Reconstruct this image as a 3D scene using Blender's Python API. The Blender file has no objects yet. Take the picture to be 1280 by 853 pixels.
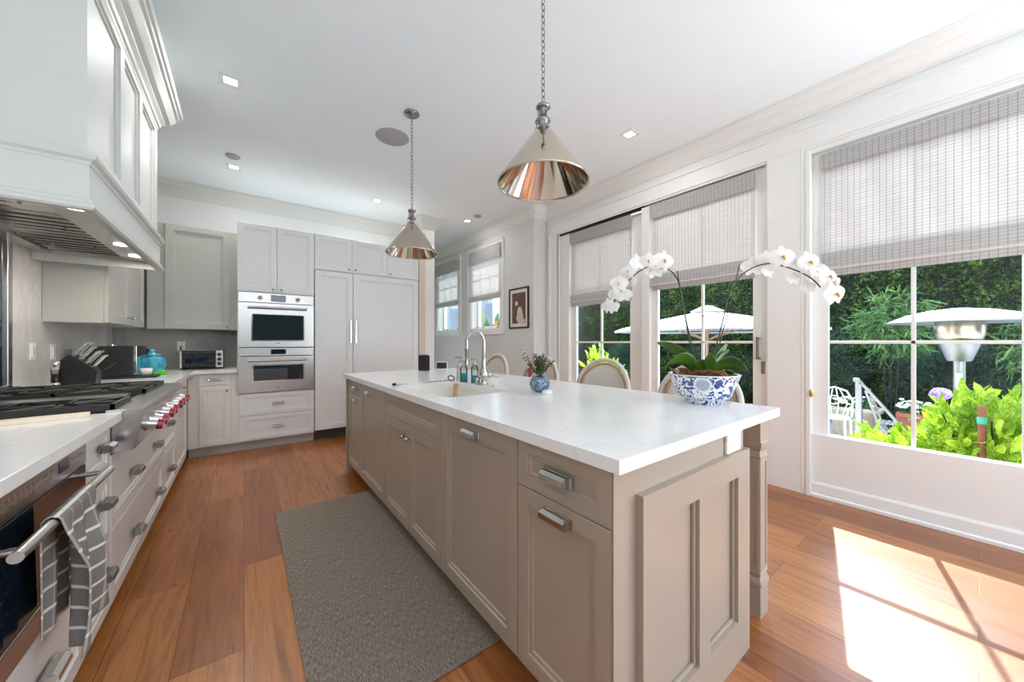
import bpy, math, random
import numpy as np
from mathutils import Vector, Matrix
PI = math.pi
random.seed(7); rng = np.random.default_rng(7)
SC = bpy.context.scene
COL = SC.collection

# ------------------------------------------------------------------ camera, world, sun, exposure
YAW = math.atan2(335, 442)
cam_d = bpy.data.cameras.new('camera')
cam_d.sensor_width = 36.0
cam_d.lens = 442.0 / 1280.0 * 36.0
cam_d.shift_y = 1.5 / 1280.0
cam_d.clip_start = 0.02
cam = bpy.data.objects.new('camera', cam_d); COL.objects.link(cam)
cam.location = (0, 0, 1.21)
cam.rotation_euler = (PI / 2, 0, -YAW)
SC.camera = cam
SC.view_settings.view_transform = 'Standard'
SC.view_settings.look = 'None'
SC.view_settings.gamma = 1
SC.view_settings.use_curve_mapping = False
SC.view_settings.exposure = 1.09

SKY = 3.7; SUN = 9.5; LAMP = 4.0; FILL = 16.0
w = bpy.data.worlds.new('sky'); SC.world = w; w.use_nodes = True
nt = w.node_tree; nt.nodes.clear()
wo = nt.nodes.new('ShaderNodeOutputWorld'); bg = nt.nodes.new('ShaderNodeBackground')
tcw = nt.nodes.new('ShaderNodeTexCoord'); sep = nt.nodes.new('ShaderNodeSeparateXYZ'); rp = nt.nodes.new('ShaderNodeValToRGB')
rp.color_ramp.elements[0].position = 0.0; rp.color_ramp.elements[0].color = (0.80, 0.88, 1.0, 1)
rp.color_ramp.elements[1].position = 0.6; rp.color_ramp.elements[1].color = (0.52, 0.70, 1.0, 1)
e = rp.color_ramp.elements.new(0.18); e.color = (0.86, 0.92, 1.0, 1)
nt.links.new(tcw.outputs['Generated'], sep.inputs[0]); nt.links.new(sep.outputs['Z'], rp.inputs[0])
nt.links.new(rp.outputs[0], bg.inputs['Color']); bg.inputs['Strength'].default_value = SKY
nt.links.new(bg.outputs[0], wo.inputs[0])

sun_d = bpy.data.lights.new('sun', 'SUN'); sun_d.energy = SUN; sun_d.angle = math.radians(0.6); sun_d.color = (1.0, 0.965, 0.92)
sun = bpy.data.objects.new('sun', sun_d); COL.objects.link(sun)
sun.rotation_euler = Vector((-1, -0.225, -0.96)).to_track_quat('-Z', 'Y').to_euler()
sun.location = (12, 3, 12)

def area(name, loc, direction, sx, sy, energy, col=(1, 1, 1)):
    d = bpy.data.lights.new(name, 'AREA'); d.shape = 'RECTANGLE'; d.size = sx; d.size_y = sy; d.energy = energy; d.color = col
    o = bpy.data.objects.new(name, d); COL.objects.link(o); o.location = loc
    o.rotation_euler = Vector(direction).to_track_quat('-Z', 'Y').to_euler()
    return o
# two fill lamps added behind the camera, tilted up to brighten the ceiling
area('side_fill', (3.52, -1.4, 1.3), (-0.75, 0.2, 0.65), 1.4, 1.9, FILL * 2.0, (0.86, 0.94, 1.0))
area('rear_fill', (2.75, -2.9, 1.3), (0.0, 0.62, 0.78), 1.1, 2.0, FILL * 1.15, (0.86, 0.94, 1.0))

SC.cycles.use_denoising = True
SC.cycles.max_bounces = 10
SC.cycles.diffuse_bounces = 6
SC.cycles.glossy_bounces = 5
SC.cycles.transparent_max_bounces = 16
SC.cycles.sample_clamp_indirect = 6.0
SC.cycles.caustics_reflective = False
SC.cycles.caustics_refractive = False

# ------------------------------------------------------------------ materials
def s2l(c):
    return tuple(((v / 12.92) if v <= 0.04045 else ((v + 0.055) / 1.055) ** 2.4) for v in c)
def rgb(r, g, b):
    return s2l((r / 255, g / 255, b / 255)) + (1,)
class NM:
    def __init__(self, name):
        self.m = bpy.data.materials.new(name); self.m.use_nodes = True
        self.t = self.m.node_tree; self.t.nodes.clear()
        self.out = self.n('ShaderNodeOutputMaterial')
        self.tc = self.n('ShaderNodeTexCoord')
    def n(self, kind, **kw):
        x = self.t.nodes.new(kind)
        for k, v in kw.items(): setattr(x, k, v)
        return x
    def l(self, a, b): self.t.links.new(a, b)
    def coords(self, kind='Object', scale=(1, 1, 1), rot=(0, 0, 0), loc=(0, 0, 0)):
        mp = self.n('ShaderNodeMapping'); mp.inputs['Scale'].default_value = scale
        mp.inputs['Rotation'].default_value = rot; mp.inputs['Location'].default_value = loc
        self.l(self.tc.outputs[kind], mp.inputs[0]); return mp.outputs[0]
    def noise(self, vec, scale=5, detail=3, rough=0.5, dist=0):
        x = self.n('ShaderNodeTexNoise'); x.inputs['Scale'].default_value = scale; x.inputs['Detail'].default_value = detail
        x.inputs['Roughness'].default_value = rough; x.inputs['Distortion'].default_value = dist
        self.l(vec, x.inputs['Vector']); return x.outputs['Fac']
    def ramp(self, fac, stops, interp='LINEAR'):
        x = self.n('ShaderNodeValToRGB'); cr = x.color_ramp; cr.interpolation = interp
        while len(cr.elements) < len(stops): cr.elements.new(0.5)
        for el, (p, c) in zip(cr.elements, stops):
            el.position = p; el.color = c if len(c) == 4 else (*c, 1)
        self.l(fac, x.inputs[0]); return x.outputs[0]
    def math(self, op, a, b=None):
        x = self.n('ShaderNodeMath', operation=op)
        for i, v in enumerate((a, b)):
            if v is None: continue
            if isinstance(v, (int, float)): x.inputs[i].default_value = v
            else: self.l(v, x.inputs[i])
        return x.outputs[0]
    def mix(self, fac, a, b, blend='MIX'):
        x = self.n('ShaderNodeMix', data_type='RGBA', blend_type=blend)
        for s, v in ((x.inputs['Factor'], fac), (x.inputs['A'], a), (x.inputs['B'], b)):
            if isinstance(v, (int, float)): s.default_value = v
            elif isinstance(v, tuple): s.default_value = v
            else: self.l(v, s)
        return x.outputs['Result']
    def bump(self, h, strength=0.3, dist=0.01):
        x = self.n('ShaderNodeBump'); x.inputs['Strength'].default_value = strength; x.inputs['Distance'].default_value = dist
        self.l(h, x.inputs['Height']); return x.outputs[0]
    def bsdf(self, color, rough=0.5, metal=0.0, normal=None, spec=None, trans=0, ior=None, coat=0):
        x = self.n('ShaderNodeBsdfPrincipled')
        if isinstance(color, tuple): x.inputs['Base Color'].default_value = color
        else: self.l(color, x.inputs['Base Color'])
        if isinstance(rough, (int, float)): x.inputs['Roughness'].default_value = rough
        else: self.l(rough, x.inputs['Roughness'])
        x.inputs['Metallic'].default_value = metal
        if spec is not None: x.inputs['Specular IOR Level'].default_value = spec
        if trans: x.inputs['Transmission Weight'].default_value = trans
        if ior: x.inputs['IOR'].default_value = ior
        if coat: x.inputs['Coat Weight'].default_value = coat; x.inputs['Coat Roughness'].default_value = 0.1
        if normal is not None: self.l(normal, x.inputs['Normal'])
        return x.outputs[0]
    def done(self, sh): self.l(sh, self.out.inputs[0]); return self.m

def plain(name, c, rough=0.5, metal=0.0, var=0.04, scale=6, bump=0.0, bscale=200, **kw):
    m = NM(name); v = m.coords()
    f = m.noise(v, scale, 3)
    a = tuple(x * (1 - var) for x in c[:3]) + (1,); b = tuple(min(1, x * (1 + var)) for x in c[:3]) + (1,)
    col = m.ramp(f, [(0.3, a), (0.7, b)])
    nrm = m.bump(m.noise(v, bscale, 2), bump, 0.002) if bump else None
    return m.done(m.bsdf(col, rough, metal, nrm, **kw))

M = {}
M['wall'] = plain('wall_paint', rgb(218, 219, 219), 0.6, var=0.01, bump=0.05)
M['ceiling'] = plain('ceiling_paint', rgb(240, 248, 252), 0.7, var=0.008)
M['trim'] = plain('white_trim_paint', rgb(236, 237, 234), 0.42, var=0.008)
M['crownp'] = plain('crown_paint', rgb(212, 212, 208), 0.35, var=0.01)
M['cab'] = plain('warm_white_cabinet_paint', rgb(226, 224, 219), 0.32, var=0.01)
M['cab_w'] = plain('tall_cabinet_paint', rgb(230, 231, 231), 0.32, var=0.01)
M['cab_g'] = plain('wall_cabinet_paint', rgb(190, 189, 182), 0.35, var=0.01)
M['hood_w'] = plain('hood_paint', rgb(214, 217, 214), 0.5, var=0.01)
M['isl'] = plain('greige_island_paint', rgb(164, 150, 135), 0.33, var=0.012)
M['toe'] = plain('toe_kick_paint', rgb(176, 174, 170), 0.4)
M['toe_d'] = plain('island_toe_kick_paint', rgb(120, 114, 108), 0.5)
M['gap'] = plain('dark_reveal', rgb(70, 66, 62), 0.7)
M['chrome'] = plain('polished_nickel', (0.58, 0.57, 0.55, 1), 0.12, 1.0, var=0.02)
M['pewter'] = plain('pewter_pull', (0.30, 0.29, 0.28, 1), 0.24, 1.0, var=0.03)
M['black'] = plain('black_plastic', rgb(24, 24, 26), 0.4, var=0.1)
M['blackmetal'] = plain('black_enamel', rgb(22, 22, 24), 0.28, var=0.1)
M['iron'] = plain('cast_iron', rgb(34, 33, 33), 0.5, var=0.2, bump=0.3)
M['screen'] = plain('dark_screen', rgb(14, 24, 42), 0.08, var=0.3, scale=30)
M['dglass'] = plain('dark_oven_glass', (0.006, 0.012, 0.02, 1), 0.03, var=0.1, spec=1.0)
M['red'] = plain('red_knob', rgb(150, 14, 26), 0.25, var=0.05, coat=0.5)
M['porcelain'] = plain('white_porcelain', rgb(238, 234, 226), 0.15, var=0.01)
M['plastic'] = plain('white_plastic', rgb(238, 236, 232), 0.35, var=0.01)
M['cream'] = plain('cream_stone', rgb(226, 212, 188), 0.45, var=0.06, scale=20)
M['wood'] = plain('light_wood', rgb(196, 158, 108), 0.5, var=0.15, scale=30)
M['rattan'] = plain('natural_rattan', rgb(188, 150, 108), 0.45, var=0.12, scale=40)
M['rattan_w'] = plain('whitewashed_rattan', rgb(214, 204, 194), 0.5, var=0.08, scale=40)
M['brass'] = plain('brass', (0.75, 0.5, 0.2, 1), 0.3, 1.0)
M['tan_metal'] = plain('dull_bronze_pull', (0.36, 0.31, 0.25, 1), 0.3, 1.0)
M['leaf_o'] = plain('orchid_leaf', rgb(66, 102, 34), 0.35, var=0.3, scale=14)
M['stem'] = plain('orchid_stem', rgb(58, 62, 30), 0.5, var=0.2)
M['yellow'] = plain('flower_throat', rgb(210, 180, 40), 0.5, var=0.2, scale=80)
M['bark'] = plain('orchid_bark', rgb(126, 84, 48), 0.8, var=0.5, scale=60, bump=0.5)
M['sprig'] = plain('grey_green_sprigs', rgb(84, 96, 58), 0.6, var=0.35, scale=50)
M['pinkf'] = plain('pink_blossom', rgb(176, 60, 84), 0.6, var=0.2)
M['whitef'] = plain('white_blossom', rgb(226, 220, 206), 0.6, var=0.05)
M['terracotta'] = plain('terracotta', rgb(150, 84, 62), 0.7, var=0.12)
M['stonepot'] = plain('weathered_cream_pot', rgb(186, 172, 150), 0.8, var=0.12, scale=9, bump=0.3, bscale=30)
M['greypot'] = plain('grey_planter', rgb(150, 156, 160), 0.7, var=0.08)
M['whitemetal'] = plain('white_painted_iron', rgb(226, 230, 232), 0.4)
M['brownmetal'] = plain('weathered_metal', rgb(150, 142, 134), 0.5)
M['purple'] = plain('purple_hydrangea', rgb(150, 120, 190), 0.7, var=0.25, scale=60)
M['stake'] = plain('rusty_stake', rgb(112, 62, 42), 0.7, var=0.2)
M['teal'] = plain('teal_tape', rgb(40, 150, 130), 0.6)
M['umb_pole'] = plain('umbrella_wood', rgb(176, 132, 104), 0.6, var=0.1)
M['orange'] = plain('orange_bloom', rgb(230, 120, 40), 0.6)
M['speaker_c'] = plain('ceiling_speaker_grille', rgb(168, 170, 172), 0.6, var=0.02)
M['grille_black'] = plain('black_fabric_grille', rgb(30, 32, 34), 0.85, var=0.2, scale=120, bump=0.4)
M['bluejar'] = plain('blue_glazed_ceramic', rgb(70, 170, 200), 0.2, var=0.35, scale=22)
M['greenp'] = plain('green_plastic', rgb(90, 190, 60), 0.4)
M['pepper'] = plain('peppercorns', rgb(60, 40, 34), 0.6, var=0.5, scale=150)
M['rubber'] = plain('rubber', rgb(30, 30, 30), 0.7)
M['shaded_white'] = plain('shaded_side_paint', rgb(222, 208, 194), 0.4, var=0.01)  # beige puts the shade of a white side face into its colour

def mk_steel(name, base, rough, aniso_axis=(1, 1, 90)):
    m = NM(name); v = m.coords(scale=aniso_axis)
    f = m.noise(v, 4, 3)
    col = m.ramp(f, [(0.25, tuple(x * 0.985 for x in base) + (1,)), (0.75, tuple(min(1, x * 1.015) for x in base) + (1,))])
    rr = m.ramp(f, [(0.2, (rough * 0.95,) * 3 + (1,)), (0.8, (rough * 1.05,) * 3 + (1,))])
    return m.done(m.bsdf(col, rr, 1.0))
M['steel'] = mk_steel('brushed_stainless', (0.56, 0.545, 0.53), 0.26)
M['steel_d'] = mk_steel('baffle_stainless', (0.50, 0.46, 0.43), 0.22, (90, 1, 1))
M['steel_o'] = mk_steel('garden_stainless', (0.24, 0.25, 0.26), 0.4)

def mk_quartz():
    m = NM('white_quartz'); v = m.coords()
    n1 = m.noise(v, 2.2, 6, 0.6, 1.2)
    vein = m.ramp(n1, [(0.485, rgb(240, 239, 237)), (0.5, rgb(233, 230, 226)), (0.515, rgb(240, 239, 237))])
    fine = m.ramp(m.noise(v, 60, 2), [(0.3, (0.96, 0.96, 0.96, 1)), (0.7, (1, 1, 1, 1))])
    return m.done(m.bsdf(m.mix(1.0, vein, fine, 'MULTIPLY'), 0.22, coat=0.15))
M['quartz'] = mk_quartz()
def mk_marble(name, base, dark):
    m = NM(name); v = m.coords()
    n1 = m.noise(v, 1.6, 6, 0.6, 1.5)
    c = m.ramp(n1, [(0.40, base), (0.49, dark), (0.55, base), (0.8, tuple(x * 0.97 for x in base[:3]) + (1,))])
    return m.done(m.bsdf(c, 0.15))
M['marble'] = mk_marble('marble_backsplash', rgb(222, 219, 216), rgb(212, 208, 204))
M['marble_shaded'] = mk_marble('shaded_backsplash', rgb(170, 166, 160), rgb(160, 156, 152))  # the same marble, greyed so the back wall's shade is in its colour

def mk_floor():
    m = NM('oak_plank_floor')
    v = m.coords(rot=(0, 0, PI / 2))
    br = m.n('ShaderNodeTexBrick'); m.l(v, br.inputs['Vector'])
    br.offset = 0.37; br.offset_frequency = 2
    br.inputs['Scale'].default_value = 1.0; br.inputs['Brick Width'].default_value = 1.75; br.inputs['Row Height'].default_value = 0.215
    br.inputs['Mortar Size'].default_value = 0.0016; br.inputs['Mortar Smooth'].default_value = 0.1; br.inputs['Bias'].default_value = 0
    br.inputs['Color1'].default_value = (0, 0, 0, 1); br.inputs['Color2'].default_value = (1, 1, 1, 1); br.inputs['Mortar'].default_value = (0.5, 0.5, 0.5, 1)
    base = m.ramp(br.outputs['Color'], [(0.0, rgb(140, 80, 38)), (0.3, rgb(170, 106, 54)), (0.65, rgb(188, 124, 68)), (1.0, rgb(154, 92, 46))])
    # every plank gets its own slice of grain
    off = m.math('MULTIPLY', br.outputs['Color'], 37.0)
    cb = m.n('ShaderNodeCombineXYZ'); m.l(off, cb.inputs[0]); m.l(off, cb.inputs[2])
    va = m.n('ShaderNodeVectorMath', operation='ADD'); m.l(m.coords(scale=(14, 1.1, 1)), va.inputs[0]); m.l(cb.outputs[0], va.inputs[1])
    g = m.noise(va.outputs[0], 1.6, 6, 0.62, 1.4)
    grain = m.ramp(g, [(0.3, (0.60, 0.53, 0.46, 1)), (0.5, (0.94, 0.92, 0.90, 1)), (0.72, (1.16, 1.14, 1.10, 1))])
    va2 = m.n('ShaderNodeVectorMath', operation='ADD'); m.l(m.coords(scale=(120, 5, 1)), va2.inputs[0]); m.l(cb.outputs[0], va2.inputs[1])
    g2 = m.noise(va2.outputs[0], 1.5, 3)
    fine = m.ramp(g2, [(0.3, (0.88, 0.86, 0.84, 1)), (0.7, (1.04, 1.04, 1.03, 1))])
    c = m.mix(1.0, base, grain, 'MULTIPLY'); c = m.mix(1.0, c, fine, 'MULTIPLY')
    vo = m.n('ShaderNodeTexVoronoi'); m.l(m.coords(scale=(2.9, 1.5, 1)), vo.inputs['Vector']); vo.inputs['Scale'].default_value = 1.3
    knot = m.ramp(vo.outputs['Distance'], [(0.018, (0.10, 0.06, 0.04, 1)), (0.036, (0.6, 0.5, 0.42, 1)), (0.11, (1, 1, 1, 1))])
    c = m.mix(1.0, c, knot, 'MULTIPLY')
    seam = m.ramp(br.outputs['Fac'], [(0.0, (1, 1, 1, 1)), (1.0, (0.34, 0.26, 0.2, 1))])
    c = m.mix(1.0, c, seam, 'MULTIPLY')
    rr = m.ramp(g, [(0.3, (0.36, 0.36, 0.36, 1)), (0.7, (0.27, 0.27, 0.27, 1))])
    h = m.math('SUBTRACT', m.math('MULTIPLY', g2, 0.3), br.outputs['Fac'])
    return m.done(m.bsdf(c, rr, 0, m.bump(h, 0.25, 0.002), spec=0.7))
M['floor'] = mk_floor()

def mk_rug():
    m = NM('woven_rug')
    a = m.noise(m.coords(scale=(420, 40, 1)), 1, 3)
    b = m.noise(m.coords(scale=(40, 700, 1)), 1, 2)
    c = m.ramp(a, [(0.3, rgb(98, 87, 78)), (0.5, rgb(136, 124, 112)), (0.7, rgb(172, 160, 146))])
    c = m.mix(0.5, c, m.ramp(b, [(0.3, (0.72, 0.71, 0.7, 1)), (0.7, (1.1, 1.1, 1.1, 1))]), 'MULTIPLY')
    return m.done(m.bsdf(c, 0.9, 0, m.bump(a, 0.7, 0.004), spec=0.2))
M['rug'] = mk_rug()

def mk_shade(name, weave=True, trans=0.5, col=(0.80, 0.79, 0.77)):
    m = NM(name); sp = m.n('ShaderNodeSeparateXYZ'); m.l(m.tc.outputs['Object'], sp.inputs[0])
    c = (*col, 1)
    if weave:
        sy = m.math('ABSOLUTE', m.math('SINE', m.math('MULTIPLY', sp.outputs[1], PI / 0.033)))
        sz = m.math('ABSOLUTE', m.math('SINE', m.math('MULTIPLY', sp.outputs[2], PI / 0.021)))
        ly = m.ramp(sy, [(0.0, (0.56, 0.55, 0.55, 1)), (0.12, (0.7, 0.69, 0.69, 1)), (0.26, (1, 1, 1, 1))])
        lz = m.ramp(sz, [(0.0, (0.60, 0.58, 0.58, 1)), (0.35, (1, 1, 1, 1))])
        nn = m.ramp(m.noise(m.coords(scale=(1, 6, 160)), 1, 3), [(0.3, (0.86, 0.85, 0.84, 1)), (0.7, (1, 1, 1, 1))])
        cc = m.mix(1.0, m.mix(1.0, ly, lz, 'MULTIPLY'), nn, 'MULTIPLY')
        c = m.mix(1.0, cc, c, 'MULTIPLY')
    else:
        nn = m.ramp(m.noise(m.coords(scale=(1, 9, 200)), 1, 3), [(0.3, (0.93, 0.93, 0.93, 1)), (0.7, (1, 1, 1, 1))])
        c = m.mix(1.0, nn, c, 'MULTIPLY')
    d = m.n('ShaderNodeBsdfDiffuse'); t = m.n('ShaderNodeBsdfTranslucent'); mx = m.n('ShaderNodeMixShader')
    m.l(c, d.inputs[0]); m.l(c, t.inputs[0]); mx.inputs[0].default_value = trans
    m.l(d.outputs[0], mx.inputs[1]); m.l(t.outputs[0], mx.inputs[2])
    return m.done(mx.outputs[0])
M['shade'] = mk_shade('woven_shade_cloth', True, 0.085)
M['shade_d'] = mk_shade('woven_shade_doubled', True, 0.22, (0.64, 0.63, 0.625))
M['linen'] = mk_shade('linen_shade_cloth', False, 0.2)
M['linen_d'] = mk_shade('linen_shade_doubled', False, 0.2, (0.66, 0.64, 0.62))

def mk_glass():
    m = NM('window_glass'); fr = m.n('ShaderNodeFresnel'); fr.inputs[0].default_value = 1.45
    tr = m.n('ShaderNodeBsdfTransparent'); tr.inputs[0].default_value = (0.96, 0.98, 0.97, 1)
    gl = m.n('ShaderNodeBsdfGlossy'); gl.inputs['Roughness'].default_value = 0.0
    mx = m.n('ShaderNodeMixShader'); m.l(m.math('MULTIPLY', fr.outputs[0], 0.6), mx.inputs[0]); m.l(tr.outputs[0], mx.inputs[1]); m.l(gl.outputs[0], mx.inputs[2])
    return m.done(mx.outputs[0])
M['glass'] = mk_glass()
def mk_clear(name, col):
    m = NM(name); fr = m.n('ShaderNodeFresnel'); fr.inputs[0].default_value = 1.45
    tr = m.n('ShaderNodeBsdfTransparent'); tr.inputs[0].default_value = col
    gl = m.n('ShaderNodeBsdfGlossy'); gl.inputs['Roughness'].default_value = 0.03
    mx = m.n('ShaderNodeMixShader'); m.l(fr.outputs[0], mx.inputs[0]); m.l(tr.outputs[0], mx.inputs[1]); m.l(gl.outputs[0], mx.inputs[2])
    return m.done(mx.outputs[0])
M['clear'] = mk_clear('clear_glass', (0.86, 0.88, 0.88, 1))
M['tealsoap'] = plain('teal_soap', rgb(60, 196, 210), 0.15, var=0.1, coat=0.5)
M['greysoap'] = plain('pale_soap_bottle', rgb(206, 200, 190), 0.15, var=0.05, coat=0.5)

def mk_emit(name, c, s):
    m = NM(name); em = m.n('ShaderNodeEmission'); em.inputs[0].default_value = (*c, 1); em.inputs[1].default_value = s
    return m.done(em.outputs[0])
M['lamp'] = mk_emit('lit_diffuser', (1, 0.97, 0.92), 4.0)

def mk_towel():
    m = NM('striped_tea_towel'); uv = m.n('ShaderNodeUVMap'); uv.uv_map = 'UVMap'
    sp = m.n('ShaderNodeSeparateXYZ'); m.l(uv.outputs[0], sp.inputs[0])
    sy = m.math('FRACT', m.math('MULTIPLY', sp.outputs[1], 13.0))
    sx = m.math('FRACT', m.math('MULTIPLY', sp.outputs[0], 4.0))
    a = m.ramp(sy, [(0.0, (1, 1, 1, 1)), (0.15, (0, 0, 0, 1))], 'CONSTANT')
    b = m.ramp(sx, [(0.0, (0.32, 0.32, 0.32, 1)), (0.1, (0, 0, 0, 1))], 'CONSTANT')
    f = m.math('MAXIMUM', a, b)
    n = m.ramp(m.noise(uv.outputs[0], 260, 2), [(0.35, rgb(108, 103, 98)), (0.65, rgb(154, 148, 141))])
    c = m.mix(f, n, rgb(226, 222, 216))
    return m.done(m.bsdf(c, 0.9, 0, m.bump(m.noise(uv.outputs[0], 300, 2), 0.5, 0.003), spec=0.1))
M['towel'] = mk_towel()

def mk_bowl():
    m = NM('blue_and_white_porcelain'); v = m.coords()
    w1 = m.noise(v, 19, 2.0, 0.5, 3.4)
    scroll = m.ramp(w1, [(0.0, (0, 0, 0, 1)), (0.50, (0, 0, 0, 1)), (0.53, (1, 1, 1, 1))])
    vd = m.n('ShaderNodeVectorMath', operation='DISTANCE'); m.l(m.tc.outputs['Object'], vd.inputs[0]); vd.inputs[1].default_value = (-0.070, -0.124, 0.098)
    dist = vd.outputs['Value']
    inside = m.ramp(dist, [(0.0, (1, 1, 1, 1)), (0.030, (1, 1, 1, 1)), (0.031, (0, 0, 0, 1))])
    rings = m.ramp(m.math('ABSOLUTE', m.math('SINE', m.math('MULTIPLY', dist, 380))), [(0.3, (0, 0, 0, 1)), (0.5, (1, 1, 1, 1))])
    clear = m.ramp(dist, [(0.0, (0, 0, 0, 1)), (0.036, (0, 0, 0, 1)), (0.04, (1, 1, 1, 1))])
    f = m.math('MAXIMUM', m.math('MULTIPLY', scroll, clear), m.math('MULTIPLY', m.math('MULTIPLY', inside, rings), 0.7))
    sp = m.n('ShaderNodeSeparateXYZ'); m.l(m.tc.outputs['Object'], sp.inputs[0])
    band = m.ramp(sp.outputs[2], [(0.0, (1, 1, 1, 1)), (0.021, (1, 1, 1, 1)), (0.024, (0, 0, 0, 1)), (0.03, (1, 1, 1, 1)), (0.134, (1, 1, 1, 1)), (0.136, (0, 0, 0, 1))], 'CONSTANT')
    f = m.math('MULTIPLY', f, band)
    blue = m.ramp(m.noise(v, 60, 2), [(0.35, rgb(18, 34, 104)), (0.65, rgb(56, 88, 160))])
    return m.done(m.bsdf(m.mix(f, rgb(228, 232, 238), blue), 0.1, coat=0.5))
M['bowl'] = mk_bowl()
def mk_vase():
    m = NM('blue_textured_vase'); v = m.coords(); n = m.noise(v, 70, 3)
    c = m.ramp(n, [(0.35, rgb(54, 76, 110)), (0.5, rgb(98, 120, 148)), (0.68, rgb(176, 188, 200))])
    return m.done(m.bsdf(c, 0.3, 0, m.bump(n, 0.6, 0.004)))
M['vase'] = mk_vase()
def mk_weave():
    m = NM('woven_chair_back'); sp = m.n('ShaderNodeSeparateXYZ'); m.l(m.tc.outputs['Object'], sp.inputs[0])
    sy = m.math('SINE', m.math('MULTIPLY', sp.outputs[1], 2 * PI / 0.016)); sz = m.math('SINE', m.math('MULTIPLY', sp.outputs[2], 2 * PI / 0.016))
    f = m.ramp(m.math('MULTIPLY', sy, sz), [(0.0, (0, 0, 0, 1)), (0.42, (0, 0, 0, 1)), (0.6, (1, 1, 1, 1))])
    return m.done(m.bsdf(m.mix(f, rgb(234, 228, 220), rgb(118, 108, 100)), 0.6, 0, m.bump(f, -0.4, 0.003)))
M['weave'] = mk_weave()
def mk_petal():
    m = NM('white_orchid_petal'); c = m.ramp(m.noise(m.coords(), 30, 2), [(0.3, rgb(240, 238, 236)), (0.7, rgb(250, 250, 248))])
    d = m.n('ShaderNodeBsdfDiffuse'); t = m.n('ShaderNodeBsdfTranslucent'); mx = m.n('ShaderNodeMixShader')
    m.l(c, d.inputs[0]); m.l(c, t.inputs[0]); mx.inputs[0].default_value = 0.3
    m.l(d.outputs[0], mx.inputs[1]); m.l(t.outputs[0], mx.inputs[2]); return m.done(mx.outputs[0])
M['petal'] = mk_petal()
def mk_leafy(name, c1, c2, c3, scale=3.0, trans=0.25, rough=0.6):
    m = NM(name); v = m.coords()
    n = m.noise(v, scale, 2); n2 = m.noise(v, scale * 14, 2)
    f = m.math('ADD', m.math('MULTIPLY', n, 0.45), m.math('MULTIPLY', n2, 0.55))
    c = m.ramp(f, [(0.38, c1), (0.5, c2), (0.64, c3)])
    d = m.bsdf(c, rough, spec=0.25); t = m.n('ShaderNodeBsdfTranslucent'); mx = m.n('ShaderNodeMixShader'); m.l(c, t.inputs[0])
    mx.inputs[0].default_value = trans; m.l(d, mx.inputs[1]); m.l(t.outputs[0], mx.inputs[2]); return m.done(mx.outputs[0])
M['hedge'] = mk_leafy('hedge_leaves', rgb(9, 24, 9), rgb(32, 60, 20), rgb(104, 138, 44), 2.0)
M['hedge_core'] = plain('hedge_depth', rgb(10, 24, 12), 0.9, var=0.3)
M['shrub_b'] = mk_leafy('blue_green_leaves', rgb(14, 34, 28), rgb(30, 58, 44), rgb(64, 98, 66), 2.0)
M['shrub_l'] = mk_leafy('feathery_leaves', rgb(42, 70, 32), rgb(70, 102, 50), rgb(108, 140, 76), 3.0)
M['lime'] = mk_leafy('lime_leaves', rgb(84, 124, 16), rgb(130, 168, 30), rgb(192, 208, 76), 6.0, 0.35, 0.4)
M['flowerleaf'] = mk_leafy('bedding_leaves', rgb(30, 60, 28), rgb(50, 90, 40), rgb(80, 120, 60), 6.0)

def mk_canopy():
    m = NM('white_umbrella_canvas'); c = m.ramp(m.noise(m.coords(), 4, 2), [(0.3, rgb(176, 180, 186)), (0.7, rgb(188, 191, 196))])
    return m.done(m.bsdf(c, 0.8))
M['canopy'] = mk_canopy()
def mk_stripe():
    m = NM('striped_canopy_lining'); sp = m.n('ShaderNodeSeparateXYZ'); m.l(m.tc.outputs['Object'], sp.inputs[0])
    s = m.ramp(m.math('FRACT', m.math('MULTIPLY', sp.outputs[2], 16)), [(0.0, rgb(206, 208, 206)), (0.5, rgb(70, 92, 92))], 'CONSTANT')
    return m.done(m.bsdf(s, 0.8))
M['stripe'] = mk_stripe()
def mk_shingle():
    m = NM('blue_grey_shingles'); v = m.coords(rot=(PI / 2, 0, PI / 2))
    br = m.n('ShaderNodeTexBrick'); m.l(v, br.inputs['Vector']); br.inputs['Scale'].default_value = 1; br.inputs['Brick Width'].default_value = 0.28
    br.inputs['Row Height'].default_value = 0.16; br.inputs['Mortar Size'].default_value = 0.006
    br.inputs['Color1'].default_value = rgb(88, 100, 110); br.inputs['Color2'].default_value = rgb(104, 116, 126); br.inputs['Mortar'].default_value = rgb(50, 58, 66)
    return m.done(m.bsdf(br.outputs['Color'], 0.8))
M['shingle'] = mk_shingle()
def mk_ground():
    m = NM('patio_stone'); v = m.coords(); n = m.noise(v, 3, 4)
    return m.done(m.bsdf(m.ramp(n, [(0.3, rgb(196, 194, 190)), (0.7, rgb(222, 220, 214))]), 0.85))
M['ground'] = mk_ground()
def mk_art():
    m = NM('brown_toned_print'); v = m.coords()
    n = m.noise(v, 18, 4); return m.done(m.bsdf(m.ramp(n, [(0.3, rgb(84, 62, 56)), (0.7, rgb(122, 92, 80))]), 0.5))
M['art'] = mk_art()
M['pale'] = plain('pale_print_tone', rgb(214, 200, 188), 0.5, var=0.08, scale=30)
M['mat_card'] = plain('white_mount_card', rgb(226, 224, 220), 0.6)

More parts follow.
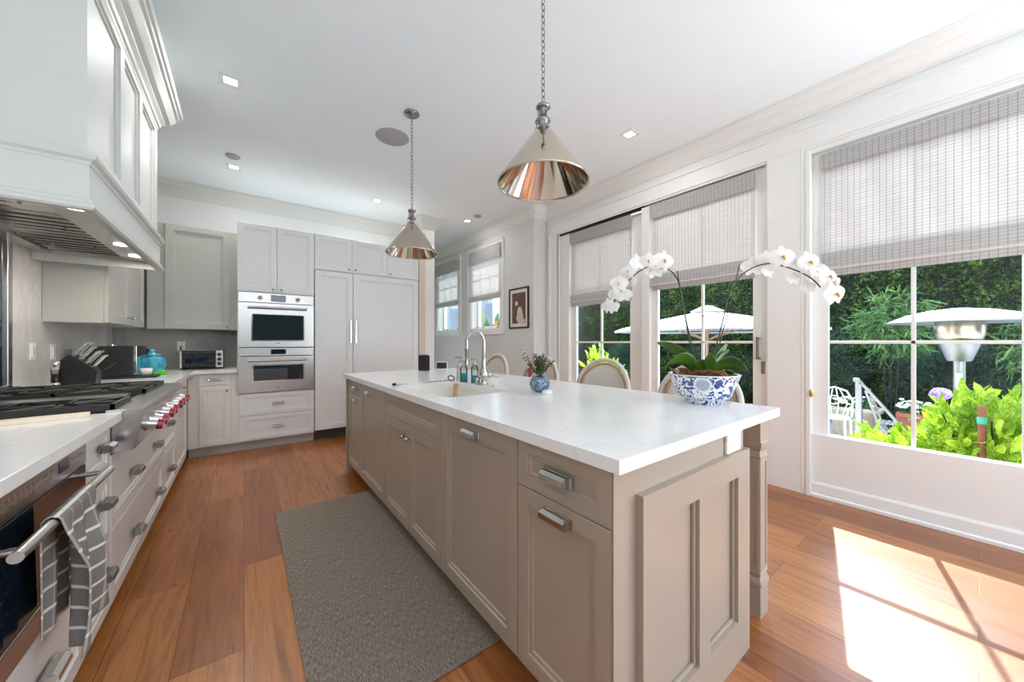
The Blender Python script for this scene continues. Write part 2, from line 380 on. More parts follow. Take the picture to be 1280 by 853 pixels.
# ------------------------------------------------------------------ mesh builder
class MB:
    def __init__(self): self.v = []; self.f = []; self.s = []; self.uv = None
    def add(self, verts, faces, smooth=False):
        b = len(self.v); self.v.extend([tuple(p) for p in verts])
        self.f.extend([tuple(b + i for i in f) for f in faces]); self.s.extend([smooth] * len(faces)); return self
    def box(self, x0, x1, y0, y1, z0, z1):
        x0, x1 = sorted((x0, x1)); y0, y1 = sorted((y0, y1)); z0, z1 = sorted((z0, z1))
        v = [(x0, y0, z0), (x1, y0, z0), (x1, y1, z0), (x0, y1, z0), (x0, y0, z1), (x1, y0, z1), (x1, y1, z1), (x0, y1, z1)]
        return self.add(v, [(0, 3, 2, 1), (4, 5, 6, 7), (0, 1, 5, 4), (1, 2, 6, 5), (2, 3, 7, 6), (3, 0, 4, 7)])
    def ring(self, c, ax, r, n, ry=None, ph=0):
        ax = Vector(ax).normalized(); u = ax.orthogonal().normalized()
        if abs(ax.z) > 0.99: u = Vector((1, 0, 0))
        w_ = ax.cross(u); ry = r if ry is None else ry
        return [Vector(c) + u * (r * math.cos(2 * PI * i / n + ph)) + w_ * (ry * math.sin(2 * PI * i / n + ph)) for i in range(n)]
    def cyl(self, a, b, r0, r1=None, n=16, smooth=True, caps=True, ph=0):
        r1 = r0 if r1 is None else r1; a = Vector(a); b = Vector(b); ax = b - a
        v = self.ring(a, ax, r0, n, ph=ph) + self.ring(b, ax, r1, n, ph=ph)
        self.add(v, [(i, (i + 1) % n, n + (i + 1) % n, n + i) for i in range(n)], smooth)
        if caps:
            self.add(v[:n], [tuple(range(n))[::-1]]); self.add(v[n:], [tuple(range(n))])
        return self
    def tube(self, pts, r, n=8, closed=False, smooth=True, caps=True):
        pts = [Vector(p) for p in pts]; m = len(pts); rr = r if isinstance(r, (list, tuple)) else [r] * m
        t = []
        for i in range(m):
            a = pts[(i - 1) % m] if (closed or i > 0) else pts[0]; b = pts[(i + 1) % m] if (closed or i < m - 1) else pts[-1]
            d = b - a; t.append(d.normalized() if d.length > 1e-9 else Vector((0, 0, 1)))
        u = t[0].orthogonal().normalized(); V = []
        for i in range(m):
            u = (u - t[i] * u.dot(t[i]))
            u = u.normalized() if u.length > 1e-6 else t[i].orthogonal().normalized()
            w_ = t[i].cross(u)
            V += [pts[i] + u * (rr[i] * math.cos(2 * PI * k / n)) + w_ * (rr[i] * math.sin(2 * PI * k / n)) for k in range(n)]
        F = []
        for i in range(m if closed else m - 1):
            j = (i + 1) % m
            F += [(i * n + k, i * n + (k + 1) % n, j * n + (k + 1) % n, j * n + k) for k in range(n)]
        self.add(V, F, smooth)
        if caps and not closed:
            self.add(V[:n], [tuple(range(n))[::-1]]); self.add(V[-n:], [tuple(range(n))])
        return self
    def lathe(self, prof, c=(0, 0, 0), n=32, smooth=True, axis='z'):
        V = []; c = Vector(c)
        for r, z in prof:
            for k in range(n):
                a = 2 * PI * k / n; p = (r * math.cos(a), r * math.sin(a), z)
                if axis == 'x': p = (z, r * math.cos(a), r * math.sin(a))
                if axis == 'y': p = (r * math.cos(a), z, r * math.sin(a))
                V.append(c + Vector(p))
        F = [(i * n + k, i * n + (k + 1) % n, (i + 1) * n + (k + 1) % n, (i + 1) * n + k) for i in range(len(prof) - 1) for k in range(n)]
        return self.add(V, F, smooth)
    def ball(self, c, rx, ry=None, rz=None, n=12, m=8, smooth=True):
        ry = ry or rx; rz = rz or rx; V = []
        for i in range(m + 1):
            th = PI * i / m
            for k in range(n):
                a = 2 * PI * k / n
                V.append((c[0] + rx * math.sin(th) * math.cos(a), c[1] + ry * math.sin(th) * math.sin(a), c[2] + rz * math.cos(th)))
        return self.add(V, [(i * n + k, (i + 1) * n + k, (i + 1) * n + (k + 1) % n, i * n + (k + 1) % n) for i in range(m) for k in range(n)], smooth)
    def prism(self, poly, fn, t0, t1, smooth=False):
        """poly: 2-D points, fn(a, b, t) -> 3-D; extruded from t0 to t1"""
        n = len(poly); V = [fn(a, b, t0) for a, b in poly] + [fn(a, b, t1) for a, b in poly]
        self.add(V, [(i, (i + 1) % n, n + (i + 1) % n, n + i) for i in range(n)], smooth)
        self.add(V[:n], [tuple(range(n))[::-1]]); return self.add(V[n:], [tuple(range(n))])
    def np_add(self, V, F):
        b = len(self.v); self.v.extend(map(tuple, V.tolist())); self.f.extend(map(tuple, (F + b).tolist())); self.s.extend([False] * len(F)); return self
    def build(self, name, mat, parent=None, local=False, bevel=0, sub=0):
        me = bpy.data.meshes.new(name)
        off = Vector((0, 0, 0)) if (parent is None or local) else WL.get(parent.name, Vector((0, 0, 0)))
        vs = [(p[0] - off.x, p[1] - off.y, p[2] - off.z) for p in self.v] if off.length > 0 else self.v
        me.from_pydata(vs, [], self.f); me.validate(clean_customdata=False)
        if len(me.polygons) == len(self.s): me.polygons.foreach_set('use_smooth', self.s)
        if self.uv is not None:
            ul = me.uv_layers.new(name='UVMap')
            for lp in me.loops: ul.data[lp.index].uv = self.uv[lp.vertex_index]
        me.materials.append(mat); me.update()
        o = bpy.data.objects.new(name, me); COL.objects.link(o)
        if parent is not None:
            o.parent = parent; WL[o.name] = WL.get(parent.name, Vector((0, 0, 0)))
        if bevel:
            b = o.modifiers.new('bevel', 'BEVEL'); b.width = bevel; b.segments = 2; b.limit_method = 'ANGLE'; b.angle_limit = math.radians(40)
        if sub:
            b = o.modifiers.new('sub', 'SUBSURF'); b.levels = sub; b.render_levels = sub
        return o
WL = {}
def thing(name, label, cat, loc=(0, 0, 0), rot=(0, 0, 0), group=None):
    o = bpy.data.objects.new(name, None); COL.objects.link(o); o.location = loc; o.rotation_euler = rot
    o.empty_display_size = 0.05
    WL[o.name] = Vector(loc); o['label'] = label; o['category'] = cat
    if group: o['group'] = group
    return o
def tag(o, label, cat, group=None, kind=None):
    o['label'] = label; o['category'] = cat
    if group: o['group'] = group
    if kind: o['kind'] = kind
    return o
def struct(o, label=None):
    o['kind'] = 'structure'
    if label: o['label'] = label
    return o
def sempty(name, loc=(0, 0, 0)):
    o = bpy.data.objects.new(name, None); COL.objects.link(o); o.location = loc; WL[o.name] = Vector(loc); o['kind'] = 'structure'
    return o
def dup(root, loc, label=None, rz=None):
    r = root.copy(); COL.objects.link(r); r.location = loc
    if rz is not None: r.rotation_euler = (0, 0, rz)
    if label: r['label'] = label
    def kids(src, dst):
        for ch in list(src.children):
            c = ch.copy(); COL.objects.link(c); c.parent = dst; kids(ch, c)
    kids(root, r); return r
def B(*a): return MB().box(*a)

H_C = 3.16   # ceiling
XR = 3.58    # right wall face
XP = 3.33    # far right wall (with the picture)
YB = 5.93    # back wall
XL = -1.10   # left wall

# ================================================================== SETTING
struct(B(XL - 0.2, 4.0, -3.1, 8.0, -0.08, 0.0).build('floor', M['floor']), 'wide oak plank floor')
struct(B(XL - 0.2, 4.0, -3.1, 8.0, H_C, H_C + 0.12).build('ceiling', M['ceiling']), 'plain white ceiling')
struct(B(XL - 0.2, XL, -3.1, YB + 0.2, 0, H_C).build('wall_left', M['marble']), 'left wall behind the range, pale marble')
struct(B(XL, 2.25, YB, YB + 0.2, 0, H_C).build('wall_back', M['wall']), 'back wall above the cabinets')
struct(B(2.25, 2.423, 5.25, 8.0, 0, H_C).build('wall_end', M['trim']), 'white end of the wall beside the refrigerator')
struct(B(2.423, 3.6, 7.8, 8.0, 0, H_C).build('wall_passage', M['wall']), 'end wall of the passage')
# picture wall with two windows
pw = MB(); TP = 0.20
WIN = [(4.70, 5.62), (6.10, 7.02)]; WZ0, WZ1 = 1.44, 2.80
ys = [3.87, WIN[0][0], WIN[0][1], WIN[1][0], WIN[1][1], 8.0]
for a, b in ((0, 1), (2, 3), (4, 5)): pw.box(XP, XP + TP, ys[a], ys[b], 0, H_C)
for a, b in WIN: pw.box(XP, XP + TP, a, b, 0, WZ0); pw.box(XP, XP + TP, a, b, WZ1, H_C)
pw.box(XP + TP, XR + 0.3, 3.87, 4.05, 0, H_C)
struct(pw.build('wall_far_right', M['wall']), 'light grey wall with two windows and a framed picture')
# right wall: door opening and window opening
rw = MB(); TR = 0.20
O1 = (1.11, 3.63, 2.75); O2 = (-0.30, 0.80, 2.70)
rw.box(XR, XR + TR, O1[1], 3.87, 0, H_C)
rw.box(XR, XR + TR, O1[0], O1[1], O1[2], H_C)
rw.box(XR, XR + TR, O2[1], O1[0], 0, H_C)
rw.box(XR, XR + TR, O2[0], O2[1], O2[2], H_C)
rw.box(XR + 0.09, XR + TR, O2[0], O2[1], 0, 0.44)
rw.box(XR, XR + TR, -0.62, O2[0], 0, H_C)
rw.box(XR, XR + TR, -2.2, -0.62, O2[2], H_C); rw.box(XR, XR + TR, -2.2, -0.62, 0, 0.44)
rw.box(XR, XR + TR, -3.1, -2.2, 0, H_C)
struct(rw.build('wall_right', M['trim']), 'white right wall with glazed door and windows')
# unseen rear wall; its tall openings are added to let sky light in
re = MB()
re.box(XL, -1.1 + 0.001, -3.1, -3.0, 0, H_C); re.box(XL, 1.6 - 1.3 * 2, -3.1, -3.0, 0, H_C)
re.box(1.5, 2.2, -3.1, -3.0, 0, H_C); re.box(3.3, 3.58, -3.1, -3.0, 0, H_C)
re.box(-1.0, 1.5, -3.1, -3.0, 2.7, H_C); re.box(2.2, 3.3, -3.1, -3.0, 2.7, H_C); re.box(-1.0, 1.5, -3.1, -3.0, 0, 0.4); re.box(2.2, 3.3, -3.1, -3.0, 0, 0.4)
struct(re.build('wall_rear', M['wall']))

# crown mouldings: profile (distance out from wall, z)
def crown_prof(p, h, zt=H_C):
    raw = [(0, 0), (0.10, 0.02), (0.12, 0.10), (0.20, 0.14), (0.24, 0.22), (0.52, 0.46), (0.60, 0.50), (0.62, 0.60), (0.72, 0.64), (0.86, 0.82), (0.90, 0.84), (0.92, 0.92), (1.0, 0.94), (1.0, 1.0), (0, 1.0)]
    return [(a * p, zt - h + b * h) for a, b in raw]
def crown_path(pts, p=0.13, h=0.16, zt=H_C):
    """moulding along a wall line, mitred at corners; the room lies to the left of the path"""
    prof = crown_prof(p, h, zt); n = len(prof); V = []; N = []
    for i in range(len(pts) - 1):
        d = Vector((pts[i + 1][0] - pts[i][0], pts[i + 1][1] - pts[i][1])).normalized(); N.append(Vector((-d.y, d.x)))
    for i, q in enumerate(pts):
        if i == 0: o = N[0]
        elif i == len(pts) - 1: o = N[-1]
        else: o = (N[i - 1] + N[i]) / (1 + N[i - 1].dot(N[i]))
        V += [(q[0] + o.x * a, q[1] + o.y * a, b) for a, b in prof]
    F_ = [(i * n + k, (i + 1) * n + k, (i + 1) * n + (k + 1) % n, i * n + (k + 1) % n) for i in range(len(pts) - 1) for k in range(n)]
    return MB().add(V, F_)
struct(crown_path([(XR, -3.0), (XR, 3.87), (XP, 3.87), (XP, 7.8)]).build('trim_1', M['trim']), 'crown moulding over the glazed doors and far windows')
struct(crown_path([(2.423, 7.8), (2.423, 5.25), (2.25, 5.25), (2.25, YB), (XL, YB), (XL, -3.0)], 0.13, 0.175).build('trim_2', M['crownp']), 'crown moulding over the back cabinets and wall end')
# head casing and door casings
tr = MB(); P_ = 0.022
tr.box(XR - P_, XR, -3.0, 3.80, 2.76, 2.93); tr.box(XR - P_ - 0.014, XR, -3.0, 3.81, 2.905, 2.935)
tr.box(XR - 0.01, XR, -3.0, 3.80, 2.74, 2.78)
struct(tr.build('trim_7', M['trim'], bevel=0.003), 'head casing over the glazed doors')
for i, (a, b) in enumerate(((3.63, 3.78), (0.83, 1.09))):
    t = B(XR - P_, XR, a, b, 0, 2.76)
    if i == 0: t.box(XR - P_ - 0.015, XR, 3.765, 3.80, 0, 2.76); t.box(XR - P_ - 0.006, XR, 3.63, 3.65, 0, 2.76)
    else: t.box(XR - P_ - 0.008, XR, 0.80, 0.83, 0, 2.72); t.box(XR - P_ - 0.004, XR, 0.85, 0.858, 0, 2.76)
    struct(t.build('trim_%d' % (8 + i), M['trim'], bevel=0.003), 'flat white casing beside the glazed door')
bb = MB().prism([(0, 0), (0.022, 0), (0.022, 0.02), (0.014, 0.03), (0.012, 0.10), (0.006, 0.115), (0, 0.115)], lambda a, b, t: (XR - a, t, b), -3.0, 0.80)
struct(bb.build('baseboard_right', M['trim']))
struct(B(XP - 0.015, XP, 3.87, 7.8, 0, 0.13).build('baseboard_far', M['trim']))

# ---- glazed sash helper (plane X const)
def sash(root, x, y0, y1, z0, z1, gy0, gy1, gz0, gz1, muntins_y, muntins_z, th=0.045, mt=0.011, fm='trim', parts=('frame', 'pane', 'muntin')):
    f = MB(); f.box(x, x + th, y0, gy0, z0, z1); f.box(x, x + th, gy1, y1, z0, z1); f.box(x, x + th, gy0, gy1, z0, gz0); f.box(x, x + th, gy0, gy1, gz1, z1)
    f.build(parts[0], M[fm], root, bevel=0.003)
    mu = MB()
    for y in muntins_y: mu.box(x + 0.008, x + th - 0.008, y - mt, y + mt, gz0, gz1)
    for z in muntins_z: mu.box(x + 0.008, x + th - 0.008, gy0, gy1, z - mt, z + mt)
    mu.build(parts[2], M[fm], root, bevel=0.002)
    B(x + th * 0.5 - 0.002, x + th * 0.5 + 0.002, gy0, gy1, gz0, gz1).build(parts[1], M['glass'], root)

# sliding glazed door, two leaves
d1 = sempty('door_1', (XR + 0.1, 2.86, 0))
d1['label'] = 'left leaf of the glazed sliding door'
sash(d1, XR + 0.09, 2.26, 3.56, 0.01, 2.72, 2.51, 3.37, 0.45, 2.58, [2.945], [1.21, 1.95], parts=('door_frame', 'door_pane', 'door_muntin'))
d2 = sempty('door_2', (XR + 0.03, 1.65, 0))
d2['label'] = 'right leaf of the glazed sliding door'
sash(d2, XR + 0.035, 1.115, 2.24, 0.01, 2.74, 1.215, 2.125, 0.45, 2.60, [1.655], [1.21, 1.95], parts=('door_frame', 'door_pane', 'door_muntin'))
hd = MB(); hd.box(XR - 0.03, XR - 0.012, 1.152, 1.172, 1.06, 1.255)
for z in (1.07, 1.245): hd.box(XR - 0.03, XR + 0.035, 1.155, 1.169, z - 0.008, z + 0.008)
hd.build('door_handle', M['tan_metal'], d2, bevel=0.003)
lk = B(XR + 0.026, XR + 0.035, 1.118, 1.150, 0.935, 1.04); lk.build('lock_plate', M['tan_metal'], d2, bevel=0.002)
tk = B(XR + 0.06, XR + 0.066, 1.13, 3.62, 2.725, 2.75).box(XR + 0.02, XR + 0.03, 2.27, 3.62, 2.722, 2.75)
struct(tk.build('trim_10', M['blackmetal']), 'black door track above the left leaf')
cp = B(XR - 0.005, XR + 0.08, 2.20, 2.30, 0, 2.72).box(XR + 0.03, XR + 0.09, 3.45, 3.63, 0, 2.75)
struct(cp.build('trim_11', M['trim'], bevel=0.004), 'centre post and jamb of the glazed door')
struct(B(XR - 0.004, XR + 0.2, 1.1, 3.64, 0, 0.012).build('trim_12', M['trim']), 'door threshold')

# fixed window
w1 = sempty('window_1', (XR + 0.04, 0.27, 0.5))
w1['label'] = 'large window beside the glazed door'
sash(w1, XR + 0.04, -0.30, 0.80, 0.02, 2.70, -0.155, 0.706, 0.487, 2.55, [0.268], [1.21, 1.95], parts=('window_frame', 'window_pane', 'window_muntin'))
w2 = sempty('window_2', (XR + 0.04, -1.4, 0.5))  # window out of view, added to bring more daylight into the room
sash(w2, XR + 0.04, -2.2, -0.62, 0.44, 2.70, -2.05, -0.77, 0.55, 2.55, [-1.41], [1.21, 1.95], parts=('window_frame', 'window_pane', 'window_muntin'))
# wall below the sill reads as one flush white panel
struct(B(XR + 0.002, XR + 0.039, -0.299, 0.799, 0.012, 0.486).build('trim_13', M['trim']), 'flush white panel under the window')
# far windows
for i, (a, b) in enumerate(WIN):
    wn = sempty('window_%d' % (3 + i), (XP, (a + b) / 2, WZ0))
    wn['label'] = ('near' if i == 0 else 'far') + ' sash window on the grey wall'
    c = MB(); q = 0.09; pj = 0.022
    c.box(XP - pj, XP, a - q, a, WZ0 - q, WZ1 + q); c.box(XP - pj, XP, b, b + q, WZ0 - q, WZ1 + q)
    c.box(XP - pj, XP, a, b, WZ1, WZ1 + q); c.box(XP - pj, XP, a, b, WZ0 - q, WZ0)
    c.box(XP - pj - 0.01, XP, a - q - 0.012, a - q + 0.006, WZ0 - q, WZ1 + q); c.box(XP - pj - 0.01, XP, b + q - 0.006, b + q + 0.012, WZ0 - q, WZ1 + q)
    c.box(XP - pj - 0.01, XP, a - q, b + q, WZ1 + q - 0.006, WZ1 + q + 0.012); c.box(XP - pj - 0.01, XP, a - q, b + q, WZ0 - q - 0.012, WZ0 - q + 0.006)
    c.build('window_casing', M['trim'], wn, bevel=0.003)
    f = MB(); s = 0.05; x = XP + 0.11
    f.box(x, x + 0.04, a, a + s, WZ0, WZ1); f.box(x, x + 0.04, b - s, b, WZ0, WZ1); f.box(x, x + 0.04, a, b, WZ0, WZ0 + s); f.box(x, x + 0.04, a, b, WZ1 - s, WZ1)
    f.box(x, x + 0.04, a, b, 2.14, 2.18); f.box(XP, XP + TP, a, a + 0.012, WZ0, WZ1); f.box(XP, XP + TP, b - 0.012, b, WZ0, WZ1); f.box(XP, XP + TP, a, b, WZ0 - 0.001, WZ0 + 0.012)
    for k in (1, 2): f.box(x + 0.01, x + 0.03, a + (b - a) * k / 3 - 0.01, a + (b - a) * k / 3 + 0.01, 2.16, WZ1)
    f.box(x + 0.01, x + 0.03, a, b, 2.44, 2.46)
    f.build('window_frame', M['trim'], wn, bevel=0.002)
    B(x + 0.018, x + 0.022, a, b, WZ0, WZ1).build('window_pane', M['glass'], wn)
    for k in (0.25, 0.75):
        B(x - 0.012, x, a + (b - a) * k - 0.02, a + (b - a) * k + 0.02, WZ0 + 0.014, WZ0 + 0.036).build('sash_lift', M['black'], wn)
# left-wall framed dark glass beside the range
w5 = sempty('window_5', (XL, 2.9, 1.4)); w5['label'] = 'narrow framed dark window beside the range'
c = MB(); a, b = 2.3, 3.42
c.box(XL, XL + 0.02, b - 0.05, b, 0.93, 1.86); c.box(XL, XL + 0.02, a, a + 0.05, 0.93, 1.86); c.box(XL, XL + 0.02, a, b, 1.82, 1.86); c.box(XL, XL + 0.02, a, b, 0.93, 0.96)
c.build('window_frame', M['steel'], w5, bevel=0.004); B(XL, XL + 0.008, a + 0.04, b - 0.04, 0.95, 1.83).build('window_pane', M['dglass'], w5)

# ================================================================== SHADES
def shade(name_label, x, y0, y1, ztop, zval, zhem, zbot, cloth, cloth_d, sag=0.0, group='roman shades'):
    t = thing('roman_shade', name_label, 'window shade', (x, (y0 + y1) / 2, ztop), group=group)
    m = MB(); n = 24; rows = 14; V = []
    for j in range(rows + 1):
        z = ztop + (zhem - ztop) * j / rows
        for i in range(n + 1):
            y = y0 + (y1 - y0) * i / n
            V.append((x + 0.006 + 0.004 * math.sin(i * 1.1 + j * 0.3), y, z + (0.006 * math.sin(i * 0.6 + sag) if j == rows else 0)))
    m.add(V, [(j * (n + 1) + i, j * (n + 1) + i + 1, (j + 1) * (n + 1) + i + 1, (j + 1) * (n + 1) + i) for j in range(rows) for i in range(n)], True)
    m.build('shade_panel', M[cloth], t)
    B(x - 0.022, x - 0.012, y0 - 0.004, y1 + 0.004, zval, ztop).build('valance', M[cloth_d], t)
    B(x - 0.012, x + 0.03, y0, y1, ztop - 0.03, ztop).build('head_rail', M['trim'], t)
    # stacked folds at the foot
    pr = [(0.010, zhem + 0.012), (-0.014, zhem), (-0.020, zhem - 0.04), (-0.018, zbot + 0.05), (-0.006, zbot), (0.006, zbot + 0.004), (0.008, zbot + 0.05), (0.016, zhem - 0.03)]
    MB().prism(pr, lambda a, b, tt: (x + a, tt, b), y0, y1).build('foot_fold', M[cloth_d], t)
    MB().prism([(-0.026, zbot + 0.062), (-0.018, zbot + 0.066), (-0.018, zbot + 0.054), (-0.026, zbot + 0.05)], lambda a, b, tt: (x + a, tt, b), y0, y1).build('fold_edge', M['rattan_w'] if cloth == 'shade' else M[cloth_d], t)
    return t
shade('woven roman shade hanging in the large window by the sunlit floor', XR + 0.005, -0.22, 0.738, 2.66, 2.545, 1.89, 1.715, 'shade', 'shade_d')
shade('woven roman shade on the middle glass, directly behind the orchid', XR + 0.005, 1.19, 2.17, 2.715, 2.56, 1.94, 1.775, 'shade', 'shade_d')
shade('narrow woven roman shade under the black track, left of the orchid', XR + 0.055, 2.47, 3.42, 2.71, 2.57, 1.86, 1.70, 'shade', 'shade_d')
shade('linen roman shade on the sash window beside the framed picture', XP - 0.03, 4.66, 5.66, 2.83, 2.60, 2.02, 1.93, 'linen', 'linen_d')
shade('linen roman shade on the far sash window next to the white wall end', XP - 0.03, 6.06, 7.06, 2.83, 2.60, 2.02, 1.93, 'linen', 'linen_d')

# ================================================================== CABINET TOOLS
class Face:
    """a front plane: origin o (x, y), unit direction u along the run, outward normal n"""
    def __init__(self, o, u, n): self.o = Vector((*o, 0)); self.u = Vector((*u, 0)); self.n = Vector((*n, 0))
    def p(self, a, z, d=0.0): q = self.o + self.u * a + self.n * d; return (q.x, q.y, z)
    def box(self, mb, a0, a1, z0, z1, d0, d1):
        c = [self.p(a, z, d) for z in (z0, z1) for a, d in ((a0, d0), (a1, d0), (a1, d1), (a0, d1))]
        return mb.add(c, [(0, 3, 2, 1), (4, 5, 6, 7), (0, 1, 5, 4), (1, 2, 6, 5), (2, 3, 7, 6), (3, 0, 4, 7)])
def panel_front(F, a0, a1, z0, z1, th=0.02, fw=0.055, fwz=None, flat=False, g=0.0015):
    """framed door or drawer front with a double stepped recess"""
    m = MB(); a0 += g; a1 -= g; z0 += g; z1 -= g; fwz = fw if fwz is None else fwz
    if flat: F.box(m, a0, a1, z0, z1, -th, 0); return m
    steps = [(0.0, 0.0, -th), (0.0, 0.0, -0.002), (0.002, 0.002, 0.0), (fw, fwz, 0.0), (fw + 0.003, fwz + 0.003, -0.006), (fw + 0.016, fwz + 0.016, -0.006), (fw + 0.020, fwz + 0.020, -0.011)]
    V = []
    for da, dz, d in steps:
        V += [F.p(a0 + da, z0 + dz, d), F.p(a1 - da, z0 + dz, d), F.p(a1 - da, z1 - dz, d), F.p(a0 + da, z1 - dz, d)]
    Fc = [(i * 4 + k, i * 4 + (k + 1) % 4, (i + 1) * 4 + (k + 1) % 4, (i + 1) * 4 + k) for i in range(len(steps) - 1) for k in range(4)]
    k = (len(steps) - 1) * 4; Fc.append((k, k + 1, k + 2, k + 3)); Fc.append((3, 2, 1, 0))
    return m.add(V, Fc)
def pull(F, a, z, L=0.10, horizontal=True, style='bin'):
    m = MB()
    if style == 'bin':   # faceted bin-style pull on a back plate
        F.box(m, a - L / 2 - 0.008, a + L / 2 + 0.008, z - 0.016, z + 0.016, 0, 0.003)
        pr = [(0.0, 0.014), (0.020, 0.016), (0.033, 0.008), (0.034, -0.008), (0.024, -0.014), (0.021, -0.010), (0.026, -0.003), (0.022, 0.006), (0.0, 0.006)]
        m.prism(pr, lambda d, zz, t: F.p(t, z + zz, d), a - L / 2, a + L / 2)
        for s in (-1, 1):
            e = a + s * L / 2; F.box(m, e - 0.003, e + 0.003, z - 0.014, z + 0.015, 0.0, 0.026)
    elif style == 'bail':
        for s in (-1, 1):
            m.cyl(F.p(a + s * L / 2, z, 0), F.p(a + s * L / 2, z, 0.024), 0.006, n=10)
        m.tube([F.p(a - L / 2 - 0.006, z, 0.024), F.p(a, z - 0.004, 0.028), F.p(a + L / 2 + 0.006, z, 0.024)], 0.006, 8)
        F.box(m, a - L / 2, a + L / 2, z - 0.008, z + 0.008, 0, 0.004)
    elif style == 'vbar':
        F.box(m, a - 0.006, a + 0.006, z - L / 2, z + L / 2, 0.026, 0.036)
        for s in (-1, 1): F.box(m, a - 0.005, a + 0.005, z + s * (L / 2 - 0.01) - 0.006, z + s * (L / 2 - 0.01) + 0.006, 0, 0.03)
    return m
def knob(F, a, z, r=0.013):
    m = MB(); p0 = F.p(a, z, 0); p1 = F.p(a, z, 0.018)
    m.cyl(p0, F.p(a, z, 0.003), 0.010, n=12); m.cyl(p0, p1, 0.005, n=8); c = F.p(a, z, 0.024); m.ball(c, r, n=12, m=8); return m
def cabinet(name, label, F, a0, a1, depth, z0, z1, fronts, mat='cab', toe=0.0, toe_mat='toe', group=None, front_mat=None, cat='cabinet', bay=None):
    """fronts: list of dicts kind, a0, a1, z0, z1, pulls"""
    c = F.p((a0 + a1) / 2, 0 if toe else z0, -depth / 2)
    t = thing(name, label, cat, c, group=group)
    b = MB(); zb = z0 if not toe else toe
    if bay:
        F.box(b, a0, a1, zb, bay[0], -depth, -0.021); F.box(b, a0, a1, bay[1], z1, -depth, -0.021)
        F.box(b, a0, a0 + 0.016, bay[0], bay[1], -depth, -0.021); F.box(b, a1 - 0.016, a1, bay[0], bay[1], -depth, -0.021)
    else: F.box(b, a0, a1, zb, z1, -depth, -0.021)
    b.build('body', M[mat], t)
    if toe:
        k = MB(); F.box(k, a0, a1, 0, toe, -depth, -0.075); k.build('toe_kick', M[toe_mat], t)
    for f in fronts:
        o = panel_front(F, f['a0'], f['a1'], f['z0'], f['z1'], fw=f.get('fw', 0.055), fwz=f.get('fwz')).build(f['kind'], M[front_mat or mat], t)
        for q in f.get('pulls', []):
            if q[0] == 'knob': knob(F, q[1], q[2]).build('knob', M['chrome'], o)
            else: pull(F, q[1], q[2], q[3], style=q[0]).build('handle', M[q[4] if len(q) > 4 else 'chrome'], o)
    return t
def fr(kind, a0, a1, z0, z1, pulls=(), fw=0.055, fwz=None): return dict(kind=kind, a0=a0, a1=a1, z0=z0, z1=z1, pulls=list(pulls), fw=fw, fwz=fwz)

# ================================================================== ISLAND
FI = Face((0.765, 0.0), (0, 1), (-1, 0))       # long front, faces the range
ZT = 0.877; DP = 0.80
cabinet('island_drawer_cabinet', 'greige island cabinet nearest the camera, one drawer above a door', FI, 0.579, 0.978, DP, 0, ZT,
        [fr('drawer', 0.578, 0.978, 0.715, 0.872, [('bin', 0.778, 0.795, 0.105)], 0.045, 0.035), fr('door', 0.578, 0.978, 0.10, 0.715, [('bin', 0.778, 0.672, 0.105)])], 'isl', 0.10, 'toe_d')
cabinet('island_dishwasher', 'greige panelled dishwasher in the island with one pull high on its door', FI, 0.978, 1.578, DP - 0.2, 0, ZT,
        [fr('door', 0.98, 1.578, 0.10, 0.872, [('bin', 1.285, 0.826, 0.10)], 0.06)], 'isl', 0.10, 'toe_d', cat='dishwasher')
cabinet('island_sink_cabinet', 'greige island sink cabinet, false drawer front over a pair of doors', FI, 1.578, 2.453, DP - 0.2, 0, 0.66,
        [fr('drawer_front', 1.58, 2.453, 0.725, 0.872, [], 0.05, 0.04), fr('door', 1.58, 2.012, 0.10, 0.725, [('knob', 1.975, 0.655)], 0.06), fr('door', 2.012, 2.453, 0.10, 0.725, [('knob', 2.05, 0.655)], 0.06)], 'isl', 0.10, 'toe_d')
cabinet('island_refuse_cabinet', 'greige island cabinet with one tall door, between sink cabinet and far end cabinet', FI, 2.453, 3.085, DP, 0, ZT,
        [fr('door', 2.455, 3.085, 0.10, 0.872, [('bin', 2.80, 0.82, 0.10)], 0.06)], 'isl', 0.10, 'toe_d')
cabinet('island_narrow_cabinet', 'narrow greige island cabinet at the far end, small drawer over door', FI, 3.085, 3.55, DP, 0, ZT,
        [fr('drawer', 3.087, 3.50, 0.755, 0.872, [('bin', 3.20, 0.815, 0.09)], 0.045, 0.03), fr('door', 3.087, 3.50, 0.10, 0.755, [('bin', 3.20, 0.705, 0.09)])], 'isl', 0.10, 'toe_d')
# end panel (faces the camera side)
FE = Face((0.0, 0.572), (1, 0), (0, -1))
ep = thing('island_end_panel', 'greige panelled end of the island facing the sunlit floor, two tall recesses', 'panel', (1.18, 0.57, 0))
m = MB(); FE.box(m, 0.765, 1.60, 0.0, ZT, -0.001, 0.0); m.box(0.765, 1.60, 0.5725, 0.577, 0, ZT)
m.build('back_board', M['isl'], ep, bevel=0.002)
